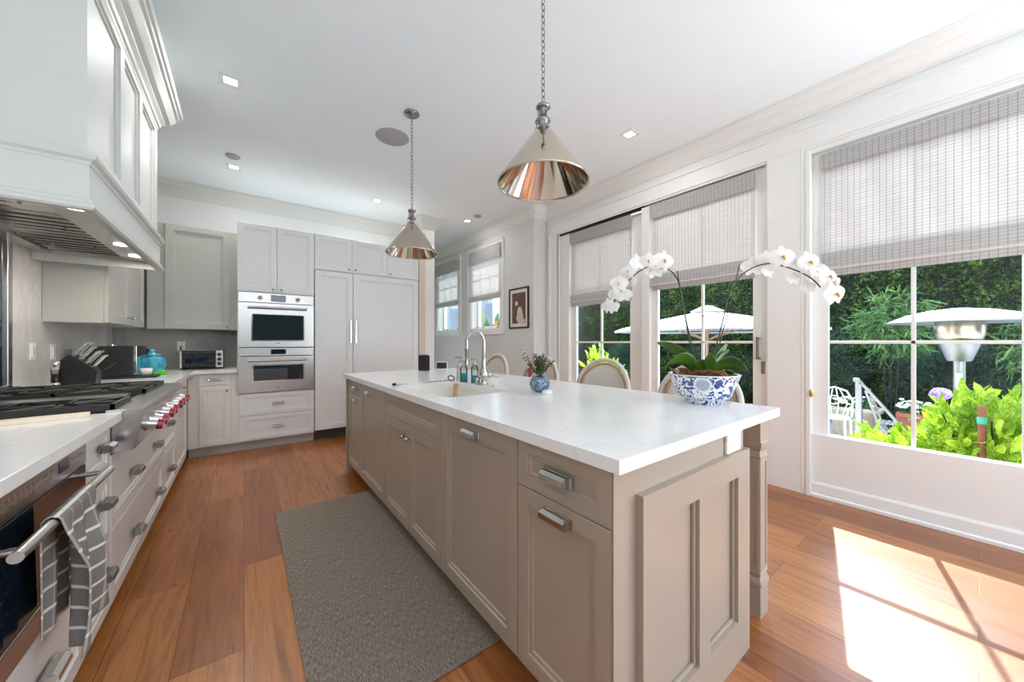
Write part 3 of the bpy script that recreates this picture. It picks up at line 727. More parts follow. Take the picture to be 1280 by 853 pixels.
# proud frame with two recesses
fm = MB(); xs = [0.862, 0.952, 1.182, 1.258, 1.488, 1.598]; z0_, z1_, zt_ = 0.15, 0.70, 0.79
for a, b in ((0, 1), (2, 3), (4, 5)): fm.box(xs[a], xs[b], 0.548, 0.572, 0.0, zt_)
for a, b in ((1, 2), (3, 4)): fm.box(xs[a], xs[b], 0.548, 0.572, 0.0, z0_); fm.box(xs[a], xs[b], 0.548, 0.572, z1_, zt_)
fm.build('panel_frame', M['isl'], ep)
for a, b in ((1, 2), (3, 4)):
    bd = MB(); q = 0.012
    bd.box(xs[a], xs[a] + q, 0.560, 0.572, z0_, z1_); bd.box(xs[b] - q, xs[b], 0.560, 0.572, z0_, z1_); bd.box(xs[a] + q, xs[b] - q, 0.560, 0.572, z0_, z0_ + q); bd.box(xs[a] + q, xs[b] - q, 0.560, 0.572, z1_ - q, z1_)
    bd.build('panel_bead', M['isl'], ep, bevel=0.003)
m = B(0.765, 1.60, 3.551, 3.60, 0, ZT); tag(m.build('island_far_panel', M['isl'], bevel=0.002), 'plain greige end board closing the far end of the island', 'panel')
m = B(1.57, 1.599, 0.58, 3.55, 0, ZT); tag(m.build('island_back_panel', M['isl'], bevel=0.002), 'greige back board of the island under the seating overhang', 'panel')
# outlet on end
ot = thing('outlet', 'white outlet plate high on the island end panel', 'outlet', (1.485, 0.572, 0.83))
B(1.425, 1.548, 0.560, 0.572, 0.792, 0.868).build('cover_plate', M['plastic'], ot, bevel=0.004)
B(1.46, 1.513, 0.557, 0.561, 0.812, 0.848).build('socket_face', M['porcelain'], ot, bevel=0.002)
# square turned posts
def post(y0, label, vis=True):
    t = thing('island_post', label, 'post', (1.835, y0 + 0.045, 0), group='square island posts')
    x0, x1, y1 = 1.79, 1.88, y0 + 0.092
    cx, cy = (x0 + x1) / 2, (y0 + y1) / 2; hw = (x1 - x0) / 2
    def sq(prof):
        m = MB(); V = []
        for r, z in prof: V += [(cx - r, cy - r, z), (cx + r, cy - r, z), (cx + r, cy + r, z), (cx - r, cy + r, z)]
        F_ = [(i * 4 + k, i * 4 + (k + 1) % 4, (i + 1) * 4 + (k + 1) % 4, (i + 1) * 4 + k) for i in range(len(prof) - 1) for k in range(4)]
        return m.add(V, F_ + [(3, 2, 1, 0), tuple(len(V) - 4 + k for k in range(4))])
    sq([(hw, 0), (hw, 0.128), (hw - 0.003, 0.13)]).build('foot_block', M['isl'], t)
    sq([(hw - 0.004, 0.13), (hw - 0.004, 0.135), (hw + 0.004, 0.14), (hw + 0.004, 0.155), (hw - 0.004, 0.175), (hw - 0.002, 0.19), (hw + 0.002, 0.196), (hw - 0.004, 0.2)]).build('lower_moulding', M['isl'], t)
    s = sq([(hw - 0.004, 0.2), (hw - 0.004, 0.70)])
    s.build('shaft', M['isl'], t)
    fr_ = MB(); r = hw - 0.004; e = 0.014; p = 0.003
    for sx in (0, 1, 2, 3):
        ang = sx * PI / 2
        def R(a, d, z): return (cx + a * math.cos(ang) - d * math.sin(ang), cy + a * math.sin(ang) + d * math.cos(ang), z)
        for (a0, a1, q0, q1) in ((-r, -r + e, 0.2, 0.7), (r - e, r, 0.2, 0.7), (-r + e, r - e, 0.2, 0.2 + e * 1.4), (-r + e, r - e, 0.7 - e * 1.4, 0.7)):
            V = [R(a0, -r, q0), R(a1, -r, q0), R(a1, -r, q1), R(a0, -r, q1), R(a0, -r - p, q0), R(a1, -r - p, q0), R(a1, -r - p, q1), R(a0, -r - p, q1)]
            fr_.add(V, [(4, 5, 6, 7), (0, 1, 5, 4), (1, 2, 6, 5), (2, 3, 7, 6), (3, 0, 4, 7)])
    fr_.build('shaft_frame', M['isl'], t)
    sq([(hw - 0.004, 0.70), (hw + 0.002, 0.704), (hw - 0.002, 0.712), (hw - 0.004, 0.73), (hw + 0.004, 0.752), (hw + 0.006, 0.77), (hw - 0.002, 0.776)]).build('upper_moulding', M['isl'], t)
    sq([(hw - 0.002, 0.776), (hw, 0.778), (hw, ZT)]).build('top_block', M['isl'], t)
post(0.572, 'greige square post under the near corner of the island overhang')
post(3.48, 'greige square post under the far corner of the island overhang')
# countertop with sink opening
SX0, SX1, SY0, SY1 = 0.855, 1.285, 1.70, 2.42
X0, X1, Y0, Y1 = 0.745, 1.922, 0.54, 3.62
m = MB()
def slab_with_hole(m, x0, x1, y0, y1, z0, z1, hx0, hx1, hy0, hy1, r=0.04, k=6):
    hole = []
    for cx, cy, a0 in ((hx1 - r, hy1 - r, 0), (hx0 + r, hy1 - r, PI / 2), (hx0 + r, hy0 + r, PI), (hx1 - r, hy0 + r, 1.5 * PI)):
        hole += [(cx + r * math.cos(a0 + PI / 2 * i / k), cy + r * math.sin(a0 + PI / 2 * i / k)) for i in range(k + 1)]
    outer = [(x1, y1), (x0, y1), (x0, y0), (x1, y0)]; n = len(hole)
    V = [(x, y, z) for z in (z1, z0) for x, y in hole + outer]; N = n + 4; F_ = []
    for c in range(4):
        base = c * (k + 1)
        for i in range(k):
            F_.append((base + i, n + c, base + i + 1)); F_.append((N + base + i + 1, N + n + c, N + base + i))
        nb = ((c + 1) % 4) * (k + 1); F_.append((base + k, n + c, n + (c + 1) % 4, nb)); F_.append((N + nb, N + n + (c + 1) % 4, N + n + c, N + base + k))
    for i in range(n): j = (i + 1) % n; F_.append((i, j, N + j, N + i))
    for c in range(4): j = (c + 1) % 4; F_.append((n + j, n + c, N + n + c, N + n + j))
    m.add(V, F_); return hole
slab_with_hole(m, X0, X1, Y0, Y1, 0.878, 0.915, SX0, SX1, SY0, SY1)
tag(m.build('island_worktop', M['quartz']), 'long white quartz worktop on the greige island', 'worktop')
# sink
sk = thing('sink', 'white undermount sink set into the island worktop', 'sink', ((SX0 + SX1) / 2, (SY0 + SY1) / 2, 0.68))
m = MB(); i0 = 0.006; zt = 0.877; zb = 0.70
m.box(SX0 - 0.03, SX0 - i0, SY0 - 0.03, SY1 + 0.03, zb - 0.01, zt); m.box(SX1 + i0, SX1 + 0.03, SY0 - 0.03, SY1 + 0.03, zb - 0.01, zt)
m.box(SX0 - i0, SX1 + i0, SY0 - 0.03, SY0 - i0, zb - 0.01, zt); m.box(SX0 - i0, SX1 + i0, SY1 + i0, SY1 + 0.03, zb - 0.01, zt); m.box(SX0 - i0, SX1 + i0, SY0 - i0, SY1 + i0, zb - 0.01, zb)
m.build('basin', M['porcelain'], sk)
MB().cyl((1.07, 2.06, zb), (1.07, 2.06, zb + 0.004), 0.045, n=20).build('drain', M['chrome'], sk)
# brush and wooden rest in the sink
br = thing('dish_brush', 'long chrome dish brush with a black loop lying over the sink edge', 'brush', (1.06, 2.38, 0.918))
br_y = 2.36
MB().tube([(0.80, 2.37, 0.923), (0.95, 2.39, 0.925), (1.12, 2.41, 0.924), (1.24, 2.43, 0.923)], 0.005, 8).build('shaft', M['chrome'], br)
lp = MB().tube([(1.265 + 0.025 * math.cos(a), 2.44 + 0.012 * math.sin(a), 0.935 + 0.018 * math.sin(a)) for a in [2 * PI * i / 16 for i in range(16)]], 0.005, 6, closed=True); lp.build('loop', M['black'], br)
MB().ball((0.80, 2.36, 0.928), 0.014, 0.02, 0.010).build('brush_head', M['black'], br)
wr = thing('wooden_scrubber', 'pale wooden scrubbing board leaning inside the sink', 'brush', (1.20, 2.2, 0.72))
m = MB(); m.prism([(-0.025, 0), (0.025, 0), (0.02, 0.22), (-0.02, 0.22)], lambda a, b, t: (1.17 + t + b * 0.25, 2.24 + a + b * 0.28, 0.703 + b * 0.93), 0, 0.018); m.build('board', M['wood'], wr, bevel=0.004)
# faucet
fc = thing('kitchen_faucet', 'tall polished nickel gooseneck faucet behind the sink', 'faucet', (1.33, 2.08, 0.915))
FX, FY = 1.335, 2.085
MB().lathe([(0, 0.915), (0.030, 0.915), (0.030, 0.921), (0.020, 0.928), (0.022, 0.95), (0.034, 0.965), (0.036, 0.985), (0.030, 1.005), (0.018, 1.03), (0.015, 1.10), (0.014, 1.13), (0.017, 1.135), (0.0, 1.137)], (FX, FY, 0), 20).build('faucet_body', M['chrome'], fc)
pts = [(FX, FY, 1.12), (FX, FY, 1.20)]
dx, dy = -0.10, 0.065
for i in range(13):
    a = PI * i / 12; R_ = 0.5
    pts.append((FX + dx * R_ * (1 - math.cos(a)), FY + dy * R_ * (1 - math.cos(a)), 1.215 + 0.068 * math.sin(a)))
pts.append((FX + dx, FY + dy, 1.16))
MB().tube(pts, 0.0115, 12).build('spout', M['chrome'], fc)
MB().cyl((FX + dx, FY + dy, 1.165), (FX + dx, FY + dy, 1.10), 0.014, 0.011, 12).cyl((FX + dx, FY + dy, 1.10), (FX + dx, FY + dy, 1.055), 0.010, 0.017, 12).build('spray_head', M['pewter'], fc)
MB().ball((FX + 0.028, FY - 0.03, 0.985), 0.02).tube([(FX + 0.01, FY - 0.01, 0.985), (FX + 0.05, FY - 0.045, 0.975), (FX + 0.075, FY - 0.07, 0.965)], [0.012, 0.010, 0.004], 10).build('lever', M['chrome'], fc)
sd = MB().lathe([(0, 0.915), (0.02, 0.915), (0.018, 0.923), (0, 0.924)], (1.33, 1.95, 0), 16)
tag(sd.build('air_switch', M['chrome']), 'small round chrome button beside the faucet base', 'button')
# soap bottles
def pump_bottle(x, y, h, r, label, body, liquid=None, lh=0.5, pump='chrome'):
    t = thing('soap_bottle', label, 'soap bottle', (x, y, 0.915), group='soap bottles by the faucet')
    z = 0.915
    MB().lathe([(0, z), (r, z), (r * 1.02, z + 0.01), (r, z + h * 0.72), (r * 0.8, z + h * 0.8), (0.011, z + h * 0.86), (0.011, z + h * 0.9), (0, z + h * 0.9)], (x, y, 0), 18).build('bottle', M[body], t)
    if liquid: MB().lathe([(0, z + 0.003), (r * 0.93, z + 0.003), (r * 0.95, z + h * 0.72 * lh), (0, z + h * 0.72 * lh)], (x, y, 0), 18).build('liquid', M[liquid], t)
    m = MB().cyl((x, y, z + h * 0.88), (x, y, z + h * 0.97), 0.013, n=12).cyl((x, y, z + h * 0.95), (x, y, z + h * 1.12), 0.005, n=8)
    m.tube([(x + 0.01, y - 0.008, z + h * 1.13), (x - 0.02, y + 0.016, z + h * 1.135), (x - 0.036, y + 0.03, z + h * 1.11)], 0.006, 8); m.build('pump', M[pump], t)
pump_bottle(1.345, 2.44, 0.155, 0.030, 'tall pale soap bottle with a pump, left of the others by the faucet', 'greysoap', None, 0.5, 'brownmetal')
pump_bottle(1.305, 2.315, 0.14, 0.028, 'clear soap bottle half full of teal liquid, middle of three', 'clear', 'tealsoap', 0.62)
pump_bottle(1.335, 2.21, 0.15, 0.026, 'clear soap bottle with teal liquid standing nearest the faucet', 'clear', 'tealsoap', 0.5)
m = MB().lathe([(0, 0.915), (0.017, 0.915), (0.018, 0.955), (0.014, 0.962), (0, 0.963)], (1.31, 2.13, 0), 14)
tag(m.build('small_canister', M['chrome']), 'tiny chrome canister between soap bottles and faucet', 'canister')
# smart speaker and display
sp = thing('smart_speaker', 'black cylindrical speaker standing at the far end of the island', 'speaker', (1.50, 3.50, 0.915))
MB().lathe([(0, 0.915), (0.052, 0.915), (0.057, 0.925), (0.057, 1.06), (0.052, 1.072), (0, 1.074)], (1.50, 3.50, 0), 24).build('body', M['grille_black'], sp)
MB().lathe([(0, 1.074), (0.045, 1.0745), (0.043, 1.0775), (0, 1.078)], (1.50, 3.50, 0), 24).build('top_ring', M['black'], sp)
sd = thing('smart_display', 'small white smart display tilted back on the island', 'display', (1.70, 3.50, 0.915), (0, 0, -YAW))
m = MB(); m.prism([(0, 0), (0.045, 0), (0.012, 0.085), (0.0, 0.085)], lambda a, b, t: (t, a + b * 0.12, b), -0.06, 0.06); m.build('housing', M['plastic'], sd, local=True, bevel=0.004)
m = MB(); m.prism([(-0.002, 0.012), (0.0, 0.012), (0.0, 0.076), (-0.002, 0.076)], lambda a, b, t: (t, a + b * 0.12, b), -0.053, 0.053); m.build('screen', M['screen'], sd, local=True)

# ---------- small vase
VX, VY = 1.40, 1.575
vs = thing('bud_vase', 'small round blue speckled vase of grey green sprigs on the island', 'vase', (VX, VY, 0.915))
MB().lathe([(0, 0.915), (0.026, 0.915), (0.032, 0.918), (0.054, 0.938), (0.061, 0.962), (0.056, 0.985), (0.040, 1.002), (0.034, 1.008), (0.030, 1.004), (0.03, 0.99), (0.0, 0.985)], (VX, VY, 0), 28).build('vase_body', M['vase'], vs)
def leaves_np(P, D, L, W, curl=0.2, six=False):
    """diamond leaves: base P, direction D, length L, width W"""
    n = len(P); D = D / np.linalg.norm(D, axis=1)[:, None]
    R = rng.normal(size=(n, 3)); S = np.cross(D, R); S /= (np.linalg.norm(S, axis=1)[:, None] + 1e-9); N = np.cross(D, S)
    L = L[:, None]; W = W[:, None]
    if six:
        V = np.stack([P, P + D * L * 0.35 + S * W * 0.5, P + D * L * 0.7 + S * W * 0.4 - N * L * curl * 0.5, P + D * L - N * L * curl, P + D * L * 0.7 - S * W * 0.4 - N * L * curl * 0.5, P + D * L * 0.35 - S * W * 0.5], 1).reshape(-1, 3)
        b = np.arange(n)[:, None] * 6
        F = np.concatenate([b + np.array([[0, 1, 5, 5]]), b + np.array([[1, 2, 4, 5]]), b + np.array([[2, 3, 4, 4]])], 0)
        return V, F
    V = np.stack([P, P + D * L * 0.5 + S * W * 0.5 + N * W * 0.15, P + D * L - N * L * curl, P + D * L * 0.5 - S * W * 0.5 + N * W * 0.15], 1).reshape(-1, 3)
    F = np.arange(n)[:, None] * 4 + np.array([[0, 1, 2, 3]]); return V, F
def add_leaves(m, V, F):
    b = len(m.v); m.v.extend(map(tuple, V.tolist()))
    for f in F.tolist():
        g = []
        for i in f:
            if i not in g: g.append(i)
        m.f.append(tuple(b + i for i in g)); m.s.append(False)
    return m
m = MB(); tips = []
for i in range(26):
    a = random.uniform(0, 2 * PI); sp_ = random.uniform(0.02, 0.085); hgt = random.uniform(0.06, 0.135)
    tip = Vector((VX + sp_ * math.cos(a), VY + sp_ * math.sin(a), 1.0 + hgt)); base = Vector((VX, VY, 0.99)); mid = (tip + base) / 2 + Vector((0, 0, 0.02))
    m.tube([base, mid, tip], [0.002, 0.0018, 0.001], 5); tips.append(tip)
    k = 26; T = np.linspace(0.3, 1, k)[:, None]; P = np.array(base) * (1 - T) ** 2 + 2 * np.array(mid) * T * (1 - T) + np.array(tip) * T ** 2
    D = rng.normal(size=(k, 3)) * 0.8 + np.array(tip - base)[None] * 12; add_leaves(m, *leaves_np(P, D, np.full(k, 0.021), np.full(k, 0.006)))
tall = Vector((VX - 0.085, VY + 0.06, 1.15)); m.tube([(VX, VY, 0.99), (VX - 0.04, VY + 0.03, 1.08), tall], [0.002, 0.002, 0.001], 5)
k = 40; T = np.linspace(0.3, 1, k)[:, None]; P = np.array([VX, VY, 0.99]) * (1 - T) + np.array(tall) * T; add_leaves(m, *leaves_np(P, rng.normal(size=(k, 3)), np.full(k, 0.024), np.full(k, 0.007)))
m.build('sprigs', M['sprig'], vs)
m = MB()
for t_ in tips[:9] + [tall, tall + Vector((0.01, -0.01, -0.02))]:
    for q in range(5): m.ball((t_.x + random.uniform(-.006, .006), t_.y + random.uniform(-.006, .006), t_.z + random.uniform(-.006, .006)), 0.005, n=6, m=4)
m.build('white_blossoms', M['whitef'], vs)
m = MB()
for q in range(16): m.ball((VX - 0.045 + random.uniform(-.012, .012), VY + 0.036 + random.uniform(-.012, .012), 1.03 + random.uniform(-.026, .026)), 0.008, n=6, m=4)
m.build('pink_blossom', M['pinkf'], vs)
pk = MB().lathe([(0, 0.915), (0.026, 0.915), (0.030, 0.920), (0.030, 0.934), (0.026, 0.938), (0, 0.939)], (1.365, 1.47, 0), 24)
tag(pk.build('white_coaster_puck', M['plastic']), 'small round white sensor puck lying beside the blue vase', 'gadget')

# ---------- orchid in bowl; local frame: x to the right of the bowl, y away, z up
OX, OY = 1.795, 0.815
oc = thing('orchid_bowl', 'blue and white porcelain bowl with two arching white orchid sprays', 'orchid', (OX, OY, 0.915), (0, 0, -YAW))
prof = [(0, 0), (0.078, 0), (0.082, 0.004), (0.082, 0.016), (0.086, 0.020), (0.112, 0.030), (0.122, 0.042), (0.132, 0.075), (0.146, 0.11), (0.157, 0.137), (0.159, 0.142), (0.154, 0.142), (0.14, 0.11), (0.12, 0.105), (0, 0.105)]
MB().lathe(prof, (0, 0, 0), 56).build('bowl', M['bowl'], oc, local=True)
m = MB()
for i in range(190):
    a = random.uniform(0, 2 * PI); r = 0.135 * math.sqrt(random.random()); z = 0.115 + 0.03 * (1 - r / 0.14) + random.uniform(0, 0.014)
    m.ball((r * math.cos(a), r * math.sin(a), z), random.uniform(.008, .02), random.uniform(.006, .016), random.uniform(.005, .012), n=6, m=4, smooth=False)
for i in range(26):
    a = random.uniform(PI * 0.6, PI * 1.5); r = random.uniform(.05, .13)
    m.tube([(r * math.cos(a), r * math.sin(a), 0.13), ((r + .03) * math.cos(a + .3), (r + .03) * math.sin(a + .3), 0.165), ((r + .01) * math.cos(a + .7), (r + .01) * math.sin(a + .7), 0.14)], 0.004, 5)
m.build('bark', M['bark'], oc, local=True)
K = 1.75 / 442
def L_(u, v, y=0.0): return Vector(((u - 880.0) * K, y, (428 - v) * K + 0.295))
def bez(pts, n=6):
    pts = [Vector(p) for p in pts]; out = []
    for i in range(len(pts) - 1):
        p0 = pts[max(i - 1, 0)]; p1 = pts[i]; p2 = pts[i + 1]; p3 = pts[min(i + 2, len(pts) - 1)]
        for k in range(n):
            t = k / n; out.append(0.5 * ((2 * p1) + (-p0 + p2) * t + (2 * p0 - 5 * p1 + 4 * p2 - p3) * t * t + (-p0 + 3 * p1 - 3 * p2 + p3) * t ** 3))
    out.append(pts[-1]); return out
sl = bez([L_(876, 474), L_(869, 440, .01), L_(860, 395, .02), L_(853, 357, .02), L_(846, 343, .02), L_(836, 335, .02), L_(822, 332, .01), L_(806, 337, 0), L_(792, 347, -.01), L_(780, 360, -.02), L_(770, 374, -.03), L_(763, 386, -.03)])
sr = bez([L_(886, 474), L_(895, 432, -.01), L_(903, 394, -.02), L_(910, 367, -.02), L_(921, 349, -.02), L_(935, 338, -.03), L_(951, 333, -.04), L_(968, 335, -.04), L_(988, 343, -.05), L_(1004, 352, -.05), L_(1014, 362, -.05)])
MB().tube(sl, 0.0032, 7).build('flower_stem', M['stem'], oc, local=True)
MB().tube(sr, 0.0032, 7).build('flower_stem', M['stem'], oc, local=True)
for a, b in (((872, 474), (849, 339)), ((891, 474), (927, 331))):
    MB().cyl(L_(*a, .012), L_(*b, .012), 0.0025, n=6).build('support_stake', M['stem'], oc, local=True)
MB().cyl(L_(857, 401, .006), L_(925, 385, .0), 0.0018, n=6).build('cross_stake', M['stem'], oc, local=True)
def orchid_leaf(base, tip, width, lift, tilt):
    m = MB(); b = Vector(base); t = Vector(tip); d = t - b; L = d.length; side = d.cross(Vector((0, 0, 1))).normalized(); side = (Matrix.Rotation(tilt, 3, d.normalized()) @ side)
    n = 12; V = []; 
    for i in range(n + 1):
        s = i / n; c = b + d * s + Vector((0, 0, lift * math.sin(PI * s))); wd = width * (math.sin(PI * min(1, (s * 0.86 + 0.14))) ** 0.65)
        nrm = side.cross(d.normalized())
        for k in (-1, -0.5, 0, 0.5, 1): V.append(c + side * wd * 0.5 * k + nrm * (-abs(k) * 0.12 * wd))
    F_ = [(i * 5 + k, i * 5 + k + 1, (i + 1) * 5 + k + 1, (i + 1) * 5 + k) for i in range(n) for k in range(4)]
    m.add(V, F_, True); o = m.build('orchid_leaf', M['leaf_o'], oc, local=True); sm = o.modifiers.new('solid', 'SOLIDIFY'); sm.thickness = 0.002
    return o
orchid_leaf(L_(872, 462), L_(823, 458, -.07), 0.072, 0.055, 0.95)
orchid_leaf(L_(872, 458, .02), L_(824, 428, .02), 0.055, 0.03, 0.8)
orchid_leaf(L_(876, 462, -.02), L_(856, 450, -.10), 0.06, 0.02, 0.5)
orchid_leaf(L_(890, 462), L_(926, 463, -.06), 0.080, 0.045, -0.95)
orchid_leaf(L_(890, 462, .02), L_(914, 428, .03), 0.055, 0.0, -1.2)
orchid_leaf(L_(888, 464, .02), L_(922, 438, .06), 0.055, 0.02, -0.9)
orchid_leaf(L_(884, 462, -.03), L_(880, 440, -.06), 0.055, 0.0, 0.2)
orchid_leaf(L_(892, 466, .0), L_(926, 474, .03), 0.06, 0.02, -0.6)
def flower(c, s, face, spin=0.0, throat=True):
    """moth orchid bloom: three sepals, two broad petals, lip"""
    f = thing.__call__ if False else None
    fdir = Vector(face).normalized(); up = Vector((0, 0, 1)); rt = fdir.cross(up).normalized() * -1; u2 = rt.cross(fdir) * -1
    u2 = fdir.cross(rt); Rm = Matrix.Rotation(spin, 3, fdir); rt = Rm @ rt; u2 = Rm @ u2
    if u2.z < 0 and abs(spin) < 1: u2 = -u2
    m = MB()
    def petal(ang, L, W, curl, off):
        V = []; n = 7
        d = rt * math.cos(ang) + u2 * math.sin(ang); sd_ = rt * -math.sin(ang) + u2 * math.cos(ang)
        for i in range(n + 1):
            t = i / n; wd = W * (math.sin(PI * (0.08 + 0.92 * t) ** 0.9) ** 0.55) if i < n else W * 0.25
            for k in (-1, -0.5, 0, 0.5, 1): V.append(Vector(c) + d * L * t + sd_ * wd * 0.5 * k + fdir * (off - curl * t * t * L - 0.10 * abs(k) * wd))
        m.add(V, [(i * 5 + k, i * 5 + k + 1, (i + 1) * 5 + k + 1, (i + 1) * 5 + k) for i in range(n) for k in range(4)], True)
    petal(PI / 2, s * 0.5, s * 0.34, 0.25, -0.003); petal(-PI / 2 - 0.62, s * 0.5, s * 0.32, 0.25, -0.003); petal(-PI / 2 + 0.62, s * 0.5, s * 0.32, 0.25, -0.003)
    petal(0.12, s * 0.52, s * 0.60, 0.12, 0.0); petal(PI - 0.12, s * 0.52, s * 0.60, 0.12, 0.0)
    o = m.build('blossom', M['petal'], oc, local=True)
    if throat:
        q = Vector(c) + fdir * 0.006
        MB().ball(q, s * 0.055, s * 0.055, s * 0.07, n=8, m=6).ball(q - Vector((0, 0, s * 0.09)) + fdir * 0.006, s * 0.04, s * 0.04, s * 0.06, n=8, m=6).build('throat', M['yellow'], o, local=True)
def px(u, v, y): p = L_(u, v, y); return (p.x, p.y, p.z)
for (u, v, y, s, fx, fy, th) in ((831, 327, -.005, .105, .15, -1, 1), (811, 328, -.01, .09, -.2, -1, 1), (797, 330, -.0, .085, -.3, .9, 0), (784, 342, -.03, .07, -.5, -1, 1), (822, 338, .03, .09, .2, 1, 0),
                                 (772, 357, -.045, .085, -.3, -1, 1), (781, 370, -.02, .075, .4, .8, 0), (765, 370, -.05, .075, -.6, -.4, 0), (757, 384, -.05, .075, -.8, -.5, 0), (767, 386, -.04, .065, .6, .5, 0), (797, 352, .0, .05, .9, -.2, 0)):
    flower(px(u, v, y), s, (fx, fy, -0.05), random.uniform(-.25, .25), th)
for (u, v, y, s, fx, fy, th) in ((940, 335, -.0, .10, .3, .9, 0), (967, 326, -.06, .115, -.1, -1, 1), (989, 331, -.04, .09, .3, .9, 0), (996, 333, -.075, .11, .1, -1, 1), (1009, 341, -.04, .09, .6, .3, 0),
                                 (1019, 350, -.075, .10, .2, -1, 1), (1026, 371, -.08, .115, .15, -1, 1), (1033, 358, -.05, .08, .8, -.2, 0), (956, 341, -.01, .07, -.2, .9, 0), (986, 350, -.02, .07, .0, .9, 0), (1004, 361, -.02, .07, .2, .9, 0), (950, 327, -.045, .085, -.4, -.9, 0), (1000, 345, -.09, .055, .1, -1, 1)):
    flower(px(u, v, y), s, (fx, fy, -0.05), random.uniform(-.25, .25), th)
MB().ball(px(1038, 369, -.05), .012, .012, .016).build('bud', M['cream'], oc, local=True)

# ================================================================== LEFT RUN
FL = Face((-0.445, 0.0), (0, 1), (1, 0)); DL = 0.62
st = 'bin'
cabinet('drawer_cabinet', 'white three drawer cabinet between the towel oven and the rangetop', FL, 1.898, 2.195, DL, 0, 0.877,
        [fr('drawer', 1.90, 2.19, 0.675, 0.872, [('bin', 2.10, 0.79, 0.075, 'pewter')], 0.04), fr('drawer', 1.90, 2.19, 0.395, 0.675, [('bin', 2.10, 0.565, 0.075, 'pewter')], 0.04), fr('drawer', 1.90, 2.19, 0.10, 0.395, [('bin', 2.11, 0.273, 0.075, 'pewter')], 0.04)], 'cab', 0.10)
cabinet('drawer_cabinet', 'wide white cabinet under the red knobs, two deep drawers', FL, 2.195, 3.42, DL, 0, 0.74,
        [fr('drawer', 2.20, 3.415, 0.415, 0.735, [('bin', 2.60, 0.557, 0.085, 'pewter'), ('bin', 3.17, 0.557, 0.085, 'pewter')]), fr('drawer', 2.20, 3.415, 0.10, 0.415, [('bin', 2.63, 0.24, 0.085, 'pewter'), ('bin', 3.22, 0.24, 0.085, 'pewter')])], 'cab', 0.10)
cabinet('drawer_cabinet', 'white three drawer cabinet just past the far end of the rangetop', FL, 3.42, 3.98, DL, 0, 0.877,
        [fr('drawer', 3.422, 3.975, 0.72, 0.872, [('bin', 3.68, 0.80, 0.085, 'pewter')], 0.05, 0.035), fr('drawer', 3.422, 3.975, 0.42, 0.72, [('bin', 3.68, 0.60, 0.085, 'pewter')], 0.05), fr('drawer', 3.422, 3.975, 0.10, 0.42, [('bin', 3.70, 0.255, 0.085, 'pewter')], 0.05)], 'cab', 0.10)
cabinet('base_cabinet', 'white base cabinet in the inner corner, drawer over one door', FL, 3.98, 4.92, DL, 0, 0.877,
        [fr('drawer', 3.982, 4.66, 0.72, 0.872, [('bail', 4.32, 0.80, 0.07)], 0.05, 0.035), fr('door', 3.982, 4.66, 0.10, 0.72, [('knob', 4.58, 0.67)])], 'cab', 0.10)
cabinet('drawer_cabinet', 'white cabinet around the towel oven with a low drawer', FL, 1.13, 1.898, DL, 0, 0.415,
        [fr('drawer', 1.135, 1.893, 0.10, 0.41, [('bin', 1.60, 0.27, 0.10)])], 'cab', 0.10)
cabinet('base_cabinet', 'white base cabinet run before the towel oven, mostly behind the camera', FL, -1.5, 1.12, DL, 0, 0.877,
        [fr('door', -1.49, -0.6, 0.10, 0.872), fr('door', -0.6, 0.3, 0.10, 0.872), fr('door', 0.3, 1.11, 0.10, 0.872)], 'cab', 0.10)
# under-counter oven with towel bar
ov = thing('undercounter_oven', 'black glass undercounter oven with a steel control strip and towel bar', 'oven', (-0.74, 1.515, 0.418))
m = MB(); FL.box(m, 1.135, 1.895, 0.418, 0.875, -0.58, -0.024); m.build('oven_body', M['blackmetal'], ov)
m = MB(); FL.box(m, 1.138, 1.890, 0.788, 0.874, -0.022, 0.004); o = m.build('control_panel', M['steel'], ov, bevel=0.002)
m = MB(); FL.box(m, 1.66, 1.735, 0.815, 0.848, 0.004, 0.0055); m.build('display', M['screen'], o)
m = MB()
for i in range(12):
    for j in range(2):
        FL.box(m, 1.30 + i * 0.027, 1.312 + i * 0.027, 0.815 + j * 0.02, 0.822 + j * 0.02, 0.004, 0.005)
m.build('touch_marks', M['tan_metal'], o); m = MB()
for i in range(4): FL.box(m, 1.76 + i * 0.027, 1.772 + i * 0.027, 0.83, 0.836, 0.004, 0.005)
m.build('touch_marks', M['tan_metal'], o)
m = MB(); FL.box(m, 1.138, 1.890, 0.492, 0.784, -0.022, 0.003); dr = m.build('oven_door', M['dglass'], ov, bevel=0.002)
m = MB(); FL.box(m, 1.138, 1.890, 0.420, 0.490, -0.022, 0.004); m.build('lower_strip', M['steel'], ov, bevel=0.002)
m = MB().cyl((-0.382, 1.22, 0.757), (-0.382, 1.875, 0.757), 0.0125, n=14)
for y in (1.26, 1.84): m.cyl((-0.445, y, 0.757), (-0.382, y, 0.757), 0.008, n=10)
m.build('handle_bar', M['steel'], dr)
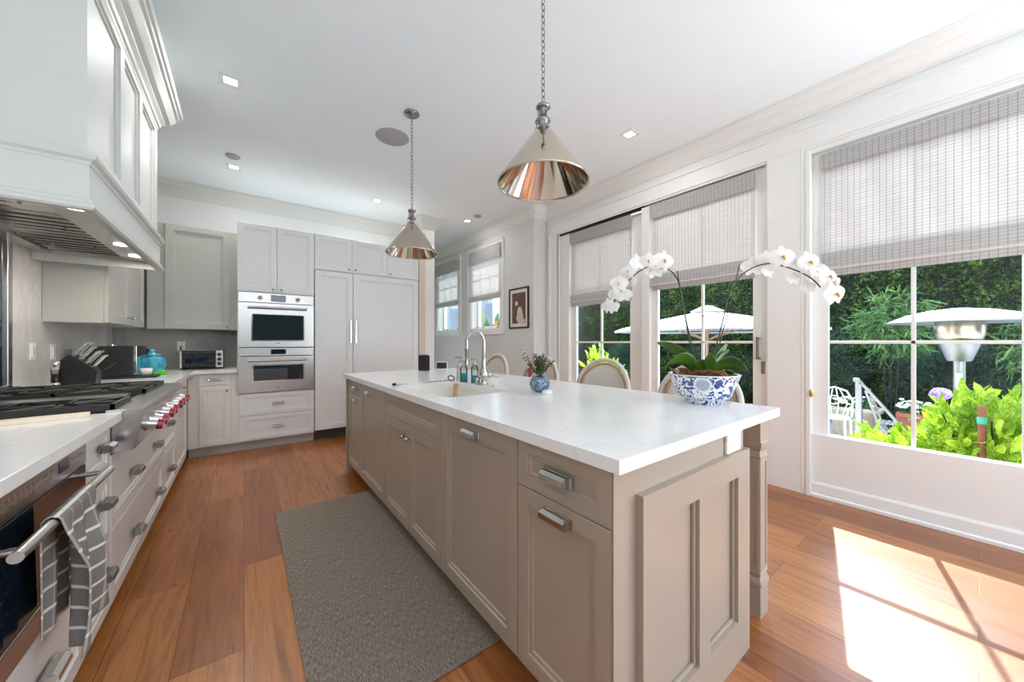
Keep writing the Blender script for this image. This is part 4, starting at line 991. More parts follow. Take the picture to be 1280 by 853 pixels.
# towel
tw = MB(); nu, nv = 40, 70; back = 0.30; front = 0.36; r = 0.017; Yc = 1.52; wd = 0.25
V = []; UV = []
tot = back + PI * r + front
for j in range(nv + 1):
    s = tot * j / nv
    for i in range(nu + 1):
        q = i / nu; 
        if s < back: x, z, hang, sgn = -r, 0.757 - (back - s), (back - s), -1
        elif s < back + PI * r:
            a = (s - back) / r; x, z, hang, sgn = -r * math.cos(a), 0.757 + r * math.sin(a), 0, 1
        else: hang = s - back - PI * r; x, z, sgn = r, 0.757 - hang, 1
        k = min(1, hang / 0.14)
        narrow = 1 - 0.22 * k * (0.6 + 0.4 * (sgn > 0))
        y = Yc + (q - 0.5) * wd * narrow + 0.012 * k * math.sin(5 * q + hang * 6)
        if sgn > 0:
            x += k * (0.014 + 0.015 * math.sin(q * 17 + 1.2 * math.sin(hang * 9)) + 0.01 * math.sin(q * 7 + 2)) * 1.0
            z -= 0.05 * k * (0.5 - q) * min(1, hang / front) - 0.012 * math.sin(q * 9) * k * (hang / front)
        else: x += -k * 0.006 * (1 + math.sin(q * 15)); 
        V.append((-0.382 + x, y, z)); UV.append((q, s / tot))
tw.add(V, [(j * (nu + 1) + i, j * (nu + 1) + i + 1, (j + 1) * (nu + 1) + i + 1, (j + 1) * (nu + 1) + i) for j in range(nv) for i in range(nu)], True); tw.uv = UV
o = tw.build('tea_towel', M['towel']); sm = o.modifiers.new('solid', 'SOLIDIFY'); sm.thickness = 0.003; sm.offset = 0
tag(o, 'grey and white striped tea towel hung over the oven bar', 'towel')
# worktops
m = B(XL + 0.002, -0.412, 0.55, 2.197, 0.878, 0.915)
tag(m.build('near_worktop', M['quartz'], bevel=0.002), 'white quartz worktop in the left foreground before the rangetop', 'worktop')
m = MB().prism([(XL + 0.002, 3.424), (-0.412, 3.424), (-0.412, 4.85), (-0.06, 4.85), (-0.06, 5.48), (XL + 0.002, 5.48)], lambda a, b, t: (a, b, t), 0.878, 0.915)
tag(m.build('corner_worktop', M['quartz'], bevel=0.002), 'white quartz L-shaped worktop in the corner under the toaster oven', 'worktop')
# cream spoon rest
sr_ = thing('spoon_rest', 'long cream stone rest lying on the worktop before the rangetop', 'spoon rest', (-0.62, 2.12, 0.915))
m = MB().prism([(-0.15, -0.02), (0.12, -0.028), (0.15, -0.022), (0.15, 0.02), (0.0, 0.03), (-0.14, 0.022), (-0.155, 0.0)], lambda a, b, t: (-0.635 + a * 0.97 - b * 0.25, 2.105 + a * 0.25 + b * 0.97, t), 0.9155, 0.931)
m.build('stone_bar', M['cream'], sr_, bevel=0.006)
# rangetop
RY0, RY1 = 2.20, 3.42
rg = thing('rangetop', 'wide stainless gas rangetop with black grates and a row of red knobs', 'rangetop', (-0.74, 2.81, 0.74))
m = MB().prism([(-0.40, 0.745), (-0.378, 0.748), (-0.348, 0.895), (-0.350, 0.918), (-0.372, 0.924), (-0.46, 0.924), (-0.46, 0.745)], lambda a, b, t: (a, t, b), RY0, RY1)
m.build('control_front', M['steel'], rg, bevel=0.002)
B(XL + 0.05, -0.46, RY0 + 0.002, RY1 - 0.002, 0.745, 0.918).build('deck', M['blackmetal'], rg)
B(XL + 0.01, XL + 0.05, RY0, RY1, 0.80, 0.95).build('back_trim', M['iron'], rg, bevel=0.003)
# griddle / burners / grates
sec = (RY1 - RY0 - 0.02) / 4
for i in range(4):
    y0 = RY0 + 0.01 + sec * i; y1 = y0 + sec
    if i == 1:
        B(XL + 0.07, -0.49, y0 + 0.01, y1 - 0.01, 0.918, 0.934).build('griddle_plate', M['steel'], rg, bevel=0.003); continue
    gm = MB(); z0, z1 = 0.932, 0.948
    for y in (y0 + 0.008, y1 - 0.020): gm.box(XL + 0.06, -0.44, y, y + 0.012, 0.919, z1)
    for x in (XL + 0.06, -0.775, -0.452): gm.box(x, x + 0.012, y0 + 0.008, y1 - 0.008, 0.919 if x != -0.775 else z0, z1)
    yc = (y0 + y1) / 2
    for xc in (-0.61, -0.93):
        for a in range(8):
            an = a * PI / 4; ex, ey = (0.15, 0.135)
            L1 = min(ex / max(1e-6, abs(math.cos(an))), ey / max(1e-6, abs(math.sin(an))))
            p0 = (xc + 0.03 * math.cos(an), yc + 0.03 * math.sin(an)); p1 = (xc + L1 * math.cos(an), yc + L1 * math.sin(an))
            gm.cyl((p0[0], p0[1], 0.941), (p1[0], p1[1], 0.941), 0.007, n=6)
    gm.build('grate', M['iron'], rg)
    bm_ = MB()
    for xc in (-0.61, -0.93): bm_.cyl((xc, yc, 0.918), (xc, yc, 0.928), 0.045, 0.04, 18).cyl((xc, yc, 0.928), (xc, yc, 0.932), 0.03, n=18)
    bm_.build('burner', M['blackmetal'], rg)
nx, nz = 0.147, 0.03
nrm = Vector((0.147, 0, -0.03)).normalized()
for i, y in enumerate((2.36, 2.49, 2.70, 2.83, 3.04, 3.17, 3.34)):
    c = Vector((-0.3615, y, 0.828)); k = MB().cyl(c, c + nrm * 0.006, 0.033, n=20).cyl(c, c + nrm * 0.034, 0.027, 0.025, 20)
    ko = k.build('knob_bezel', M['steel'], rg)
    MB().cyl(c + nrm * 0.034, c + nrm * 0.056, 0.0255, 0.022, 20).build('red_knob', M['red'], ko, bevel=0.003)

# ---------- hood
HX = -0.505; HY0, HY1 = 2.20, 3.73
hd = thing('range_hood', 'large white panelled range hood over the rangetop', 'range hood', (-0.8, 2.965, 1.77))
def rect_mould(m, x, y0, y1, prof, xw=XL + 0.002):
    """moulding wrapping front and both ends; prof (out, z)"""
    n = len(prof); path = [(xw, y0, 0, -1), (x, y0, 1, -1), (x, y1, 1, 1), (xw, y1, 0, 1)]; V = []
    for (px_, py_, sx, sy) in path:
        for a, z in prof: V.append((px_ + sx * a, py_ + sy * a, z))
    F_ = [(i * n + k, (i + 1) * n + k, (i + 1) * n + (k + 1) % n, i * n + (k + 1) % n) for i in range(3) for k in range(n)]
    m.add(V, F_ + [tuple(range(n)), tuple(range(3 * n, 4 * n))[::-1]])
    return m
sh = MB()   # lower band: open underneath
sh.box(HX - 0.03, HX, HY0, HY1, 1.79, 1.945); sh.box(XL + 0.002, HX - 0.03, HY0, HY0 + 0.03, 1.79, 1.945); sh.box(XL + 0.002, HX - 0.03, HY1 - 0.03, HY1, 1.79, 1.945)
sh.build('skirt', M['hood_w'], hd)
rect_mould(MB(), HX - 0.02, HY0 + 0.02, HY1 - 0.02, [(0, 1.75), (0.030, 1.75), (0.040, 1.758), (0.040, 1.772), (0.030, 1.778), (0.032, 1.79), (0.022, 1.797), (0, 1.797)]).build('lower_moulding', M['hood_w'], hd)
rect_mould(MB(), HX - 0.03, HY0 + 0.03, HY1 - 0.03, [(0, 1.935), (0.034, 1.935), (0.036, 1.948), (0.050, 1.956), (0.056, 1.972), (0.050, 1.986), (0.030, 1.99), (0.026, 2.0), (0, 2.0)]).build('middle_moulding', M['hood_w'], hd)
UX, UY0, UY1 = HX - 0.012, HY0 + 0.03, HY1 - 0.02
B(XL + 0.002, UX - 0.02, UY0, UY1, 1.99, 2.86).build('chimney_box', M['hood_w'], hd)
FH = Face((UX, 0.0), (0, 1), (1, 0))
wf = (UY1 - UY0)
fb = MB(); xsH = [UY0, UY0 + 0.085, UY0 + 0.085 + 0.40, UY0 + 0.585, UY0 + 0.985, UY0 + 1.08, UY1 - 0.085, UY1]
xsH = [UY0, UY0 + 0.085, UY0 + 0.50, UY0 + 0.575, UY0 + 0.93, UY0 + 1.005, UY1 - 0.085, UY1]
for a, b in ((0, 1), (2, 3), (4, 5), (6, 7)): FH.box(fb, xsH[a], xsH[b], 1.99, 2.86, -0.02, 0)
for a, b in ((1, 2), (3, 4), (5, 6)): FH.box(fb, xsH[a], xsH[b], 1.99, 2.06, -0.02, 0); FH.box(fb, xsH[a], xsH[b], 2.76, 2.86, -0.02, 0)
fb.build('front_frame', M['hood_w'], hd)
pb = MB()
for a, b in ((1, 2), (3, 4), (5, 6)):
    q = 0.014
    FH.box(pb, xsH[a], xsH[a] + q, 2.06, 2.76, -0.02, -0.01); FH.box(pb, xsH[b] - q, xsH[b], 2.06, 2.76, -0.02, -0.01); FH.box(pb, xsH[a], xsH[b], 2.06, 2.06 + q, -0.02, -0.01); FH.box(pb, xsH[a], xsH[b], 2.76 - q, 2.76, -0.02, -0.01)
pb.build('panel_bead', M['hood_w'], hd, bevel=0.002)
rect_mould(MB(), UX - 0.02, UY0 + 0.02, UY1 - 0.02, [(0, 2.80), (0.022, 2.80), (0.026, 2.815), (0.034, 2.82), (0.04, 2.84), (0.058, 2.86), (0.060, 2.872), (0.085, 2.885), (0.112, 2.925), (0.116, 2.94), (0.13, 2.944), (0.134, 2.965), (0.146, 2.968), (0.15, 2.995), (0.15, 3.01), (0, 3.01)]).build('crown_moulding', M['hood_w'], hd)
B(XL + 0.002, UX - 0.02, UY0 + 0.02, UY1 - 0.02, 3.01, H_C - 0.001).build('riser', M['hood_w'], hd)
# liner: baffles, rails, lamps
B(XL + 0.004, HX - 0.03, HY0 + 0.03, HY1 - 0.03, 1.86, 1.87).build('liner_top', M['steel_d'], hd)
lr = B(HX - 0.17, HX - 0.022, HY0 + 0.02, HY1 - 0.02, 1.80, 1.812).box(XL + 0.004, XL + 0.09, HY0 + 0.03, HY1 - 0.03, 1.80, 1.812)
lr.build('liner_rail', M['steel'], hd)
n = 30
for k in range(3):
    ya = HY0 + 0.04 + k * (HY1 - HY0 - 0.08) / 3; yb = ya + (HY1 - HY0 - 0.08) / 3 - 0.01
    bf = MB(); cnt = 6
    for i in range(cnt):
        y = ya + (yb - ya) * (i + 0.5) / cnt; hw = (yb - ya) / cnt * 0.30
        bf.prism([(-hw, 0.0), (-hw * .6, -0.012), (hw * .6, -0.012), (hw, 0.0), (hw * .6, -0.006), (-hw * .6, -0.006)], lambda a, b, t, y=y: (t, y + a, 1.826 + b), XL + 0.09, HX - 0.17)
    bf.build('baffle_filter', M['steel_d'], hd)
    kb = MB()
    for x in (XL + 0.16, HX - 0.26): kb.cyl((x, (ya + yb) / 2, 1.815), (x, (ya + yb) / 2, 1.80), 0.006, n=8)
    kb.build('filter_knob', M['steel'], hd)
for y in (HY0 + 0.19, HY0 + 0.93, HY0 + 1.28):
    MB().cyl((HX - 0.085, y, 1.799), (HX - 0.085, y, 1.796), 0.034, n=20).build('hood_lamp', M['lamp'], hd)
    l = area('hood_lamp_light', (HX - 0.085, y, 1.79), (0, 0, -1), 0.05, 0.05, 1.2, (1, 0.9, 0.78))

# ---------- left wall cabinets, back run
FU = Face((-0.80, 0.0), (0, 1), (1, 0))
cabinet('wall_cabinet', 'pale grey wall cabinet on the left wall behind the hood, two doors', FU, 3.86, 5.10, 0.298, 1.352, 2.46,
        [fr('door', 3.89, 4.48, 1.355, 2.455, [('knob', 4.42, 1.42)], 0.06), fr('door', 4.48, 5.07, 1.355, 2.455, [('knob', 4.54, 1.42)], 0.06)], 'cab_g')
FB = Face((0.0, 5.17), (1, 0), (0, -1))
cabinet('wall_cabinet', 'single-door pale wall cabinet hanging above the toaster oven', FB, -0.80, -0.06, 0.33, 1.35, 2.47,
        [fr('door', -0.665, -0.125, 1.352, 2.468, [('knob', -0.155, 1.385)], 0.06)], 'cab_g')
struct(B(XL, -0.066, 5.49, YB, 0, 2.47).build('wall_splash', M['marble_shaded']), 'marble splashback greyed for shade behind the toaster oven')
FK = Face((0.0, 4.90), (1, 0), (0, -1))
cabinet('base_cabinet', 'white base cabinet left of the steel ovens, drawer above one door', FK, -0.462, -0.06, 0.55, 0, 0.877,
        [fr('drawer', -0.375, -0.115, 0.75, 0.872, [('bail', -0.245, 0.81, 0.09)], 0.035, 0.025), fr('door', -0.375, -0.115, 0.11, 0.75, [('knob', -0.145, 0.69)], 0.045)], 'cab', 0.10)
cabinet('oven_tower_cabinet', 'tall white cabinet holding the two steel ovens, two drawers at its foot', FK, -0.06, 0.685, 1.0, 0, 2.545,
        [fr('door', -0.06, 0.305, 1.775, 2.54, [('knob', 0.265, 1.815)]), fr('door', 0.305, 0.683, 1.775, 2.54, [('knob', 0.345, 1.815)]),
         fr('drawer', -0.045, 0.683, 0.39, 0.635, [('bail', 0.315, 0.512, 0.11)], 0.055, 0.04), fr('drawer', -0.045, 0.683, 0.115, 0.385, [('bail', 0.315, 0.25, 0.11)], 0.055, 0.04)], 'cab_w', 0.10, bay=(0.64, 1.772))
cabinet('overhead_cabinet', 'row of three small white cupboard doors above the panelled refrigerator', FK, 0.685, 2.02, 1.0, 2.105, 2.545,
        [fr('door', 0.69, 1.115, 2.108, 2.54, [('knob', 1.075, 2.145)]), fr('door', 1.115, 1.565, 2.108, 2.54, [('knob', 1.155, 2.145)]), fr('door', 1.565, 2.015, 2.108, 2.54, [('knob', 1.605, 2.145)])], 'cab_w')
rf = thing('panelled_refrigerator', 'tall white panelled refrigerator with two long vertical pulls', 'refrigerator', (1.35, 5.3, 0))
m = MB(); FK.box(m, 0.69, 2.015, 0.10, 2.10, -0.9, -0.03); m.build('body', M['gap'], rf)
m = MB(); FK.box(m, 0.69, 2.015, 0.0, 0.10, -0.9, -0.08); m.build('toe_kick', M['gap'], rf)
d_ = panel_front(FK, 0.69, 1.125, 0.125, 2.10, th=0.03, fw=0.06).build('freezer_door', M['cab_w'], rf)
mm = MB(); FK.box(mm, 0.75, 1.065, 0.90, 0.96, -0.012, -0.0005); mm.build('cross_rail', M['cab_w'], d_)
pull(FK, 1.095, 1.35, 0.30, style='vbar').build('handle', M['chrome'], d_)
d_ = panel_front(FK, 1.128, 2.012, 0.125, 2.10, th=0.03, fw=0.07).build('fridge_door', M['cab_w'], rf)
pull(FK, 1.158, 1.35, 0.30, style='vbar').build('handle', M['chrome'], d_)
m = MB(); FK.box(m, 2.022, 2.05, 0, 2.545, -1.0, 0.0); m.box(2.05, 2.249, 5.20, 5.24, 0, 2.9)
tag(m.build('refrigerator_side_panel', M['shaded_white']), 'narrow filler painted beige for shade between refrigerator and white wall end', 'panel')
# wall ovens
def wall_oven(label, zb, zp, zt, wz0, wz1, wx0, wx1, knobs, hz, name='built_in_oven'):
    t = thing(name, label, 'oven', (0.312, 5.1, zb)); x0, x1 = -0.052, 0.676
    m = MB(); FK.box(m, x0 + 0.02, x1 - 0.02, zb + 0.01, zt - 0.01, -0.5, -0.021); m.build('oven_body', M['blackmetal'], t)
    m = MB(); FK.box(m, x0, x1, zp + 0.003, zt, -0.018, 0.012); p = m.build('control_panel', M['steel'], t, bevel=0.003)
    m = MB(); FK.box(m, 0.245, 0.39, zp + 0.02, zt - 0.016, 0.012, 0.014); m.build('display', M['screen'], p)
    for a in knobs:
        c = Vector(FK.p(a, (zp + zt) / 2, 0.012)); k = MB().cyl(c, c + FK.n * 0.008, 0.030, n=18); k.build('knob_bezel', M['steel'], p)
        MB().cyl(c + FK.n * 0.008, c + FK.n * 0.034, 0.024, 0.021, 18).build('red_knob', M['red'], p, bevel=0.002)
    # door with window opening
    m = MB()
    FK.box(m, x0, wx0, zb, zp - 0.003, -0.018, 0.016); FK.box(m, wx1, x1, zb, zp - 0.003, -0.018, 0.016); FK.box(m, wx0, wx1, zb, wz0, -0.018, 0.016); FK.box(m, wx0, wx1, wz1, zp - 0.003, -0.018, 0.016)
    d = m.build('oven_door', M['steel'], t)
    m = MB(); q = 0.012
    FK.box(m, wx0 - q, wx0, wz0 - q, wz1 + q, 0.016, 0.020); FK.box(m, wx1, wx1 + q, wz0 - q, wz1 + q, 0.016, 0.020); FK.box(m, wx0, wx1, wz0 - q, wz0, 0.016, 0.020); FK.box(m, wx0, wx1, wz1, wz1 + q, 0.016, 0.020)
    m.build('window_bezel', M['chrome'], d)
    m = MB(); FK.box(m, wx0, wx1, wz0, wz1, -0.01, 0.010); m.build('oven_window', M['dglass'], d)
    m = MB().cyl(FK.p(0.03, hz, 0.055), FK.p(0.60, hz, 0.055), 0.013, n=14)
    for a in (0.055, 0.575): m.cyl(FK.p(a, hz, 0.016), FK.p(a, hz, 0.055), 0.008, n=8)
    m.build('handle_bar', M['chrome'], d)
    m = MB(); FK.box(m, 0.29, 0.335, zb + 0.04, zb + 0.05, 0.016, 0.0168); m.build('badge', M['tan_metal'], d)
wall_oven('upper stainless wall oven with two red knobs and a large dark window', 1.155, 1.655, 1.768, 1.235, 1.525, 0.075, 0.57, (0.145, 0.51), 1.60)
wall_oven('lower stainless wall oven with a shallow dark window and no knobs', 0.645, 1.052, 1.145, 0.775, 0.945, 0.085, 0.565, (), 1.005)

# ================================================================== APPLIANCES AND THINGS ON THE LEFT WORKTOPS
Z0 = 0.915
# pepper mill
pm = thing('pepper_mill', 'clear pepper mill with steel cap beside the knife block', 'pepper mill', (-0.97, 3.60, Z0))
MB().lathe([(0, Z0), (0.026, Z0), (0.026, Z0 + 0.03), (0.023, Z0 + 0.035), (0, Z0 + 0.035)], (-0.97, 3.60, 0), 18).build('base_ring', M['chrome'], pm)
MB().lathe([(0.021, Z0 + 0.035), (0.019, Z0 + 0.07), (0.021, Z0 + 0.115)], (-0.97, 3.60, 0), 18).build('glass_tube', M['clear'], pm)
MB().cyl((-0.97, 3.60, Z0 + 0.036), (-0.97, 3.60, Z0 + 0.09), 0.016, n=12).build('peppercorns', M['pepper'], pm)
MB().lathe([(0, Z0 + 0.115), (0.023, Z0 + 0.115), (0.023, Z0 + 0.165), (0.020, Z0 + 0.17), (0, Z0 + 0.17)], (-0.97, 3.60, 0), 18).build('cap', M['steel'], pm)
# knife block
kb = thing('knife_block', 'black slanted knife block holding steel-handled knives', 'knife block', (-0.90, 3.70, Z0))
m = MB().prism([(-0.96, Z0), (-0.81, Z0), (-0.80, Z0 + 0.10), (-0.83, Z0 + 0.13), (-0.925, Z0 + 0.215), (-0.975, Z0 + 0.16)], lambda a, b, t: (a, t, b), 3.64, 3.76); m.build('block', M['black'], kb, bevel=0.003)
m = MB()
for i, (x, z) in enumerate(((-0.925, 0.205), (-0.895, 0.185), (-0.865, 0.162), (-0.84, 0.14))):
    for j, y in enumerate((3.665, 3.70, 3.735)):
        if (i + j) % 4 == 3: continue
        p = Vector((x, y, Z0 + z - 0.02)); dd = Vector((0.58, 0, 0.81)); Lh = 0.125 - 0.01 * i
        k = MB(); k.tube([p, p + dd * Lh * 0.5, p + dd * Lh, p + dd * (Lh + 0.012) + Vector((0.008, 0, -0.003))], [0.008, 0.009, 0.0085, 0.006], 8)
        ko = k.build('knife', M['chrome'], kb)
sc_ = MB().tube([(-0.80, 3.72, Z0 + 0.10), (-0.76, 3.72, Z0 + 0.125), (-0.735, 3.72, Z0 + 0.15)], 0.009, 8); sc_.build('sharpener', M['black'], kb)
# coffee machine
cm = thing('coffee_machine', 'black capsule coffee machine with a silver front, side on', 'coffee machine', (-0.85, 4.22, Z0))
B(-0.99, -0.72, 4.16, 4.30, Z0 + 0.02, Z0 + 0.265).build('body', M['black'], cm, bevel=0.006)
B(-0.99, -0.58, 4.155, 4.305, Z0, Z0 + 0.02).build('drip_base', M['black'], cm, bevel=0.004)
m = B(-0.72, -0.70, 4.165, 4.295, Z0 + 0.03, Z0 + 0.262); m.build('front_plate', M['chrome'], cm, bevel=0.003)
m = MB().prism([(-0.70, 0.18), (-0.655, 0.19), (-0.645, 0.235), (-0.665, 0.262), (-0.70, 0.265)], lambda a, b, t: (a, t, Z0 + b), 4.175, 4.285); m.build('brew_head', M['black'], cm, bevel=0.003)
B(-1.075, -0.995, 4.17, 4.29, Z0 + 0.02, Z0 + 0.24).build('water_tank', M['clear'], cm, bevel=0.006)
m = MB().cyl((-0.85, 4.23, Z0 + 0.265), (-0.85, 4.23, Z0 + 0.278), 0.02, n=12); m.build('lid_knob', M['chrome'], cm)
cu = thing('glass_cup', 'small frosted glass cup on the coffee machine tray', 'cup', (-0.655, 4.23, Z0 + 0.02))
MB().lathe([(0, Z0 + 0.0205), (0.032, Z0 + 0.0205), (0.040, Z0 + 0.075), (0.037, Z0 + 0.075), (0.03, Z0 + 0.025), (0, Z0 + 0.025)], (-0.655, 4.23, 0), 18).build('cup_body', M['plastic'], cu)
bj = thing('ceramic_jar', 'round blue glazed jar with a lid behind the coffee machine', 'jar', (-0.66, 4.62, Z0))
JX, JY = -0.68, 4.62
MB().lathe([(0, Z0), (0.06, Z0), (0.07, Z0 + 0.01), (0.098, Z0 + 0.07), (0.10, Z0 + 0.11), (0.085, Z0 + 0.15), (0.06, Z0 + 0.165), (0, Z0 + 0.165)], (JX, JY, 0), 26).build('jar_body', M['bluejar'], bj)
MB().lathe([(0, Z0 + 0.165), (0.068, Z0 + 0.166), (0.06, Z0 + 0.185), (0.02, Z0 + 0.197), (0.018, Z0 + 0.205), (0.026, Z0 + 0.216), (0.018, Z0 + 0.228), (0, Z0 + 0.23)], (JX, JY, 0), 26).build('lid', M['bluejar'], bj)
gs = B(-0.64, -0.56, 4.42, 4.46, Z0, Z0 + 0.045); tag(gs.build('green_sponge', M['greenp'], bevel=0.008), 'bright green sponge lying in front of the blue jar', 'sponge')
# toaster oven
te = thing('toaster_oven', 'silver and black toaster oven with three round knobs', 'toaster oven', (-0.365, 5.2, Z0))
x0, x1, yf, yb = -0.545, -0.185, 5.10, 5.36
B(x0, x1, yf + 0.01, yb, Z0 + 0.018, Z0 + 0.205).build('shell', M['black'], te, bevel=0.01)
m = B(x0, x0 + 0.02, yf - 0.004, yf + 0.012, Z0 + 0.018, Z0 + 0.20); m.build('side_trim', M['steel'], te, bevel=0.003)
m = B(x1 - 0.065, x1, yf - 0.004, yf + 0.012, Z0 + 0.018, Z0 + 0.20); cpn = m.build('control_panel', M['steel'], te, bevel=0.003)
for z in (0.16, 0.108, 0.058):
    MB().cyl((x1 - 0.033, yf - 0.004, Z0 + z), (x1 - 0.033, yf - 0.022, Z0 + z), 0.018, n=16).build('knob', M['black'], cpn)
m = B(x0 + 0.022, x1 - 0.067, yf - 0.002, yf + 0.010, Z0 + 0.03, Z0 + 0.19); dr = m.build('door_frame', M['blackmetal'], te, bevel=0.003)
B(x0 + 0.045, x1 - 0.085, yf - 0.004, yf - 0.002, Z0 + 0.055, Z0 + 0.155).build('door_glass', M['screen'], dr)
m = MB().cyl((x0 + 0.03, yf - 0.03, Z0 + 0.175), (x1 - 0.08, yf - 0.03, Z0 + 0.175), 0.009, n=10)
for a in (x0 + 0.04, x1 - 0.09): m.cyl((a, yf, Z0 + 0.175), (a, yf - 0.03, Z0 + 0.175), 0.006, n=8)
m.build('handle', M['black'], dr)
m = B(x0 + 0.04, x1 - 0.08, yf + 0.02, yb - 0.02, Z0 + 0.205, Z0 + 0.213); m.build('top_tray', M['chrome'], te, bevel=0.003)
for a in (x0 + 0.025, x1 - 0.025):
    for y in (yf + 0.03, yb - 0.03): MB().cyl((a, y, Z0), (a, y, Z0 + 0.02), 0.012, n=10).build('foot', M['rubber'], te)
MB().tube(bez([(-0.57, 5.482, Z0 + 0.25), (-0.57, 5.46, Z0 + 0.24), (-0.565, 5.43, Z0 + 0.20), (-0.54, 5.37, Z0 + 0.12), (-0.53, 5.36, Z0 + 0.10)]), 0.006, 8).build('power_cord', M['black'], te)
# outlets on splashback
def outlet(label, p, axis):
    t = thing('outlet', label, 'outlet', p)
    if axis == 'y': B(p[0] - 0.035, p[0] + 0.035, p[1], p[1] + 0.006, p[2] - 0.055, p[2] + 0.055).build('cover_plate', M['plastic'], t, bevel=0.002); B(p[0] - 0.018, p[0] + 0.018, p[1] - 0.003, p[1], p[2] - 0.035, p[2] + 0.035).build('socket_face', M['plastic'], t)
    else: B(p[0], p[0] + 0.006, p[1] - 0.035, p[1] + 0.035, p[2] - 0.055, p[2] + 0.055).build('cover_plate', M['plastic'], t, bevel=0.002); B(p[0] + 0.006, p[0] + 0.01, p[1] - 0.017, p[1] + 0.017, p[2] - 0.035, p[2] + 0.035).build('socket_face', M['porcelain'], t)
outlet('white wall outlet behind the toaster oven with a black plug', (-0.57, 5.483, Z0 + 0.25), 'y')
outlet('white switch plate on the marble left of the knife block', (XL, 3.72, 1.15), 'x')
outlet('white outlet on the marble right behind the knife block', (XL, 4.03, 1.14), 'x')

# ================================================================== RUG
m = B(0.175, 0.83, 1.17, 2.985, 0.0005, 0.009)
tag(m.build('runner_rug', M['rug'], bevel=0.003), 'grey beige woven runner rug on the floor in front of the island', 'rug')

# ================================================================== PENDANTS
def pendant(x, y, label, zrim):
    t = thing('pendant_lamp', label, 'pendant lamp', (x, y, H_C), group='nickel cone pendants over the island')
    MB().lathe([(0, H_C), (0.062, H_C), (0.064, H_C - 0.008), (0.055, H_C - 0.016), (0.02, H_C - 0.02), (0.012, H_C - 0.04), (0, H_C - 0.042)], (x, y, 0), 28).build('ceiling_canopy', M['pewter'], t)
    zt = zrim + 0.375
    m = MB(); z = H_C - 0.035; k = 0
    while z > zt + 0.002:
        h = 0.036; w_ = 0.0085; pts = []
        for i in range(12):
            a = 2 * PI * i / 12; px_ = w_ * math.cos(a); pz = h / 2 * math.sin(a) * (1.0)
            if abs(math.sin(a)) < 0.6: px_ = w_ * (1 if math.cos(a) > 0 else -1)
            pts.append((x + (px_ if k % 2 == 0 else 0), y + (px_ if k % 2 else 0), z - h / 2 + pz))
        m.tube(pts, 0.0023, 5, closed=True); z -= 0.0295; k += 1
    m.build('chain', M['pewter'], t)
    MB().lathe([(0, zt + 0.003), (0.012, zt), (0.032, zt - 0.002), (0.036, zt - 0.010), (0.026, zt - 0.018), (0.020, zt - 0.02), (0.020, zt - 0.062), (0.034, zt - 0.068), (0.036, zt - 0.076), (0.022, zt - 0.084), (0.020, zt - 0.10), (0.03, zt - 0.125), (0, zt - 0.125)], (x, y, 0), 24).build('socket_cup', M['pewter'], t)
    m = MB()
    for s in range(3):
        a = s * 2 * PI / 3 + 0.5; c, s_ = math.cos(a), math.sin(a)
        m.tube([(x + .026 * c, y + .026 * s_, zt - 0.012), (x + .024 * c, y + .024 * s_, zt - 0.06), (x + .038 * c, y + .038 * s_, zt - 0.078), (x + .03 * c, y + .03 * s_, zt - 0.10), (x + .042 * c, y + .042 * s_, zt - 0.13)], 0.003, 6)
    m.build('bracket', M['pewter'], t)
    zc = zt - 0.112; R = 0.216
    prof = [(0.030, zc), (0.038, zc - 0.008), (R, zrim + 0.012), (R + 0.003, zrim + 0.006), (R + 0.002, zrim), (R - 0.003, zrim), (R - 0.006, zrim + 0.010), (0.034, zc - 0.016), (0.026, zc - 0.008), (0.030, zc)]
    MB().lathe(prof, (x, y, 0), 64).build('lamp_shade', M['nickel'], t)
    MB().ball((x, y, zc - 0.06), 0.022, 0.022, 0.03).build('bulb', M['porcelain'], t)
    return t
def mk_nickel():
    m = NM('polished_nickel_shade'); return m.done(m.bsdf(m.ramp(m.noise(m.coords(), 5, 2), [(0.3, (0.58, 0.50, 0.41, 1)), (0.7, (0.64, 0.56, 0.47, 1))]), 0.09, 1.0))
M['nickel'] = mk_nickel()
pendant(1.14, 1.258, 'near polished nickel cone pendant hanging over the front of the island', 1.967)
pendant(1.14, 2.917, 'far polished nickel cone pendant hanging above the sink end', 1.962)

# ================================================================== CEILING FITTINGS
dl_labels = {(-0.08, 3.37): 'square recessed light in the ceiling beside the hood crown', (-0.09, 5.0): 'square recessed light near the back crown moulding, above the toaster corner', (1.457, 5.0): 'square recessed light above the panelled refrigerator',
             (2.88, 1.976): 'square recessed light near the glazed doors, right of the near pendant', (2.86, 4.96): 'square recessed light before the two sash windows'}
def downlight(x, y, label, power):
    t = thing('recessed_light', label, 'ceiling light', (x, y, H_C), group='square recessed lights')
    m = MB(); a, b = 0.068, 0.040
    for (x0, x1, y0, y1) in ((-a, a, -a, -b), (-a, a, b, a), (-a, -b, -b, b), (b, a, -b, b)): m.box(x + x0, x + x1, y + y0, y + y1, H_C - 0.004, H_C - 0.0005)
    m.build('trim_ring', M['trim'], t)
    B(x - b, x + b, y - b, y + b, H_C - 0.002, H_C - 0.0008).build('diffuser', M['lamp'], t)
    l = area('recessed_light_beam', (x, y, H_C - 0.02), (0, 0, -1), 0.08, 0.08, power, (1, 0.985, 0.96)); return t
for (x, y), lb in dl_labels.items(): downlight(x, y, lb, LAMP * (0.35 if (x > 2.5 and y > 4) else 0.6 if x > 2.5 else 1.0))
t = thing('ceiling_speaker', 'round grey speaker grille flush in the ceiling beside the far pendant', 'speaker', (1.125, 3.365, H_C))
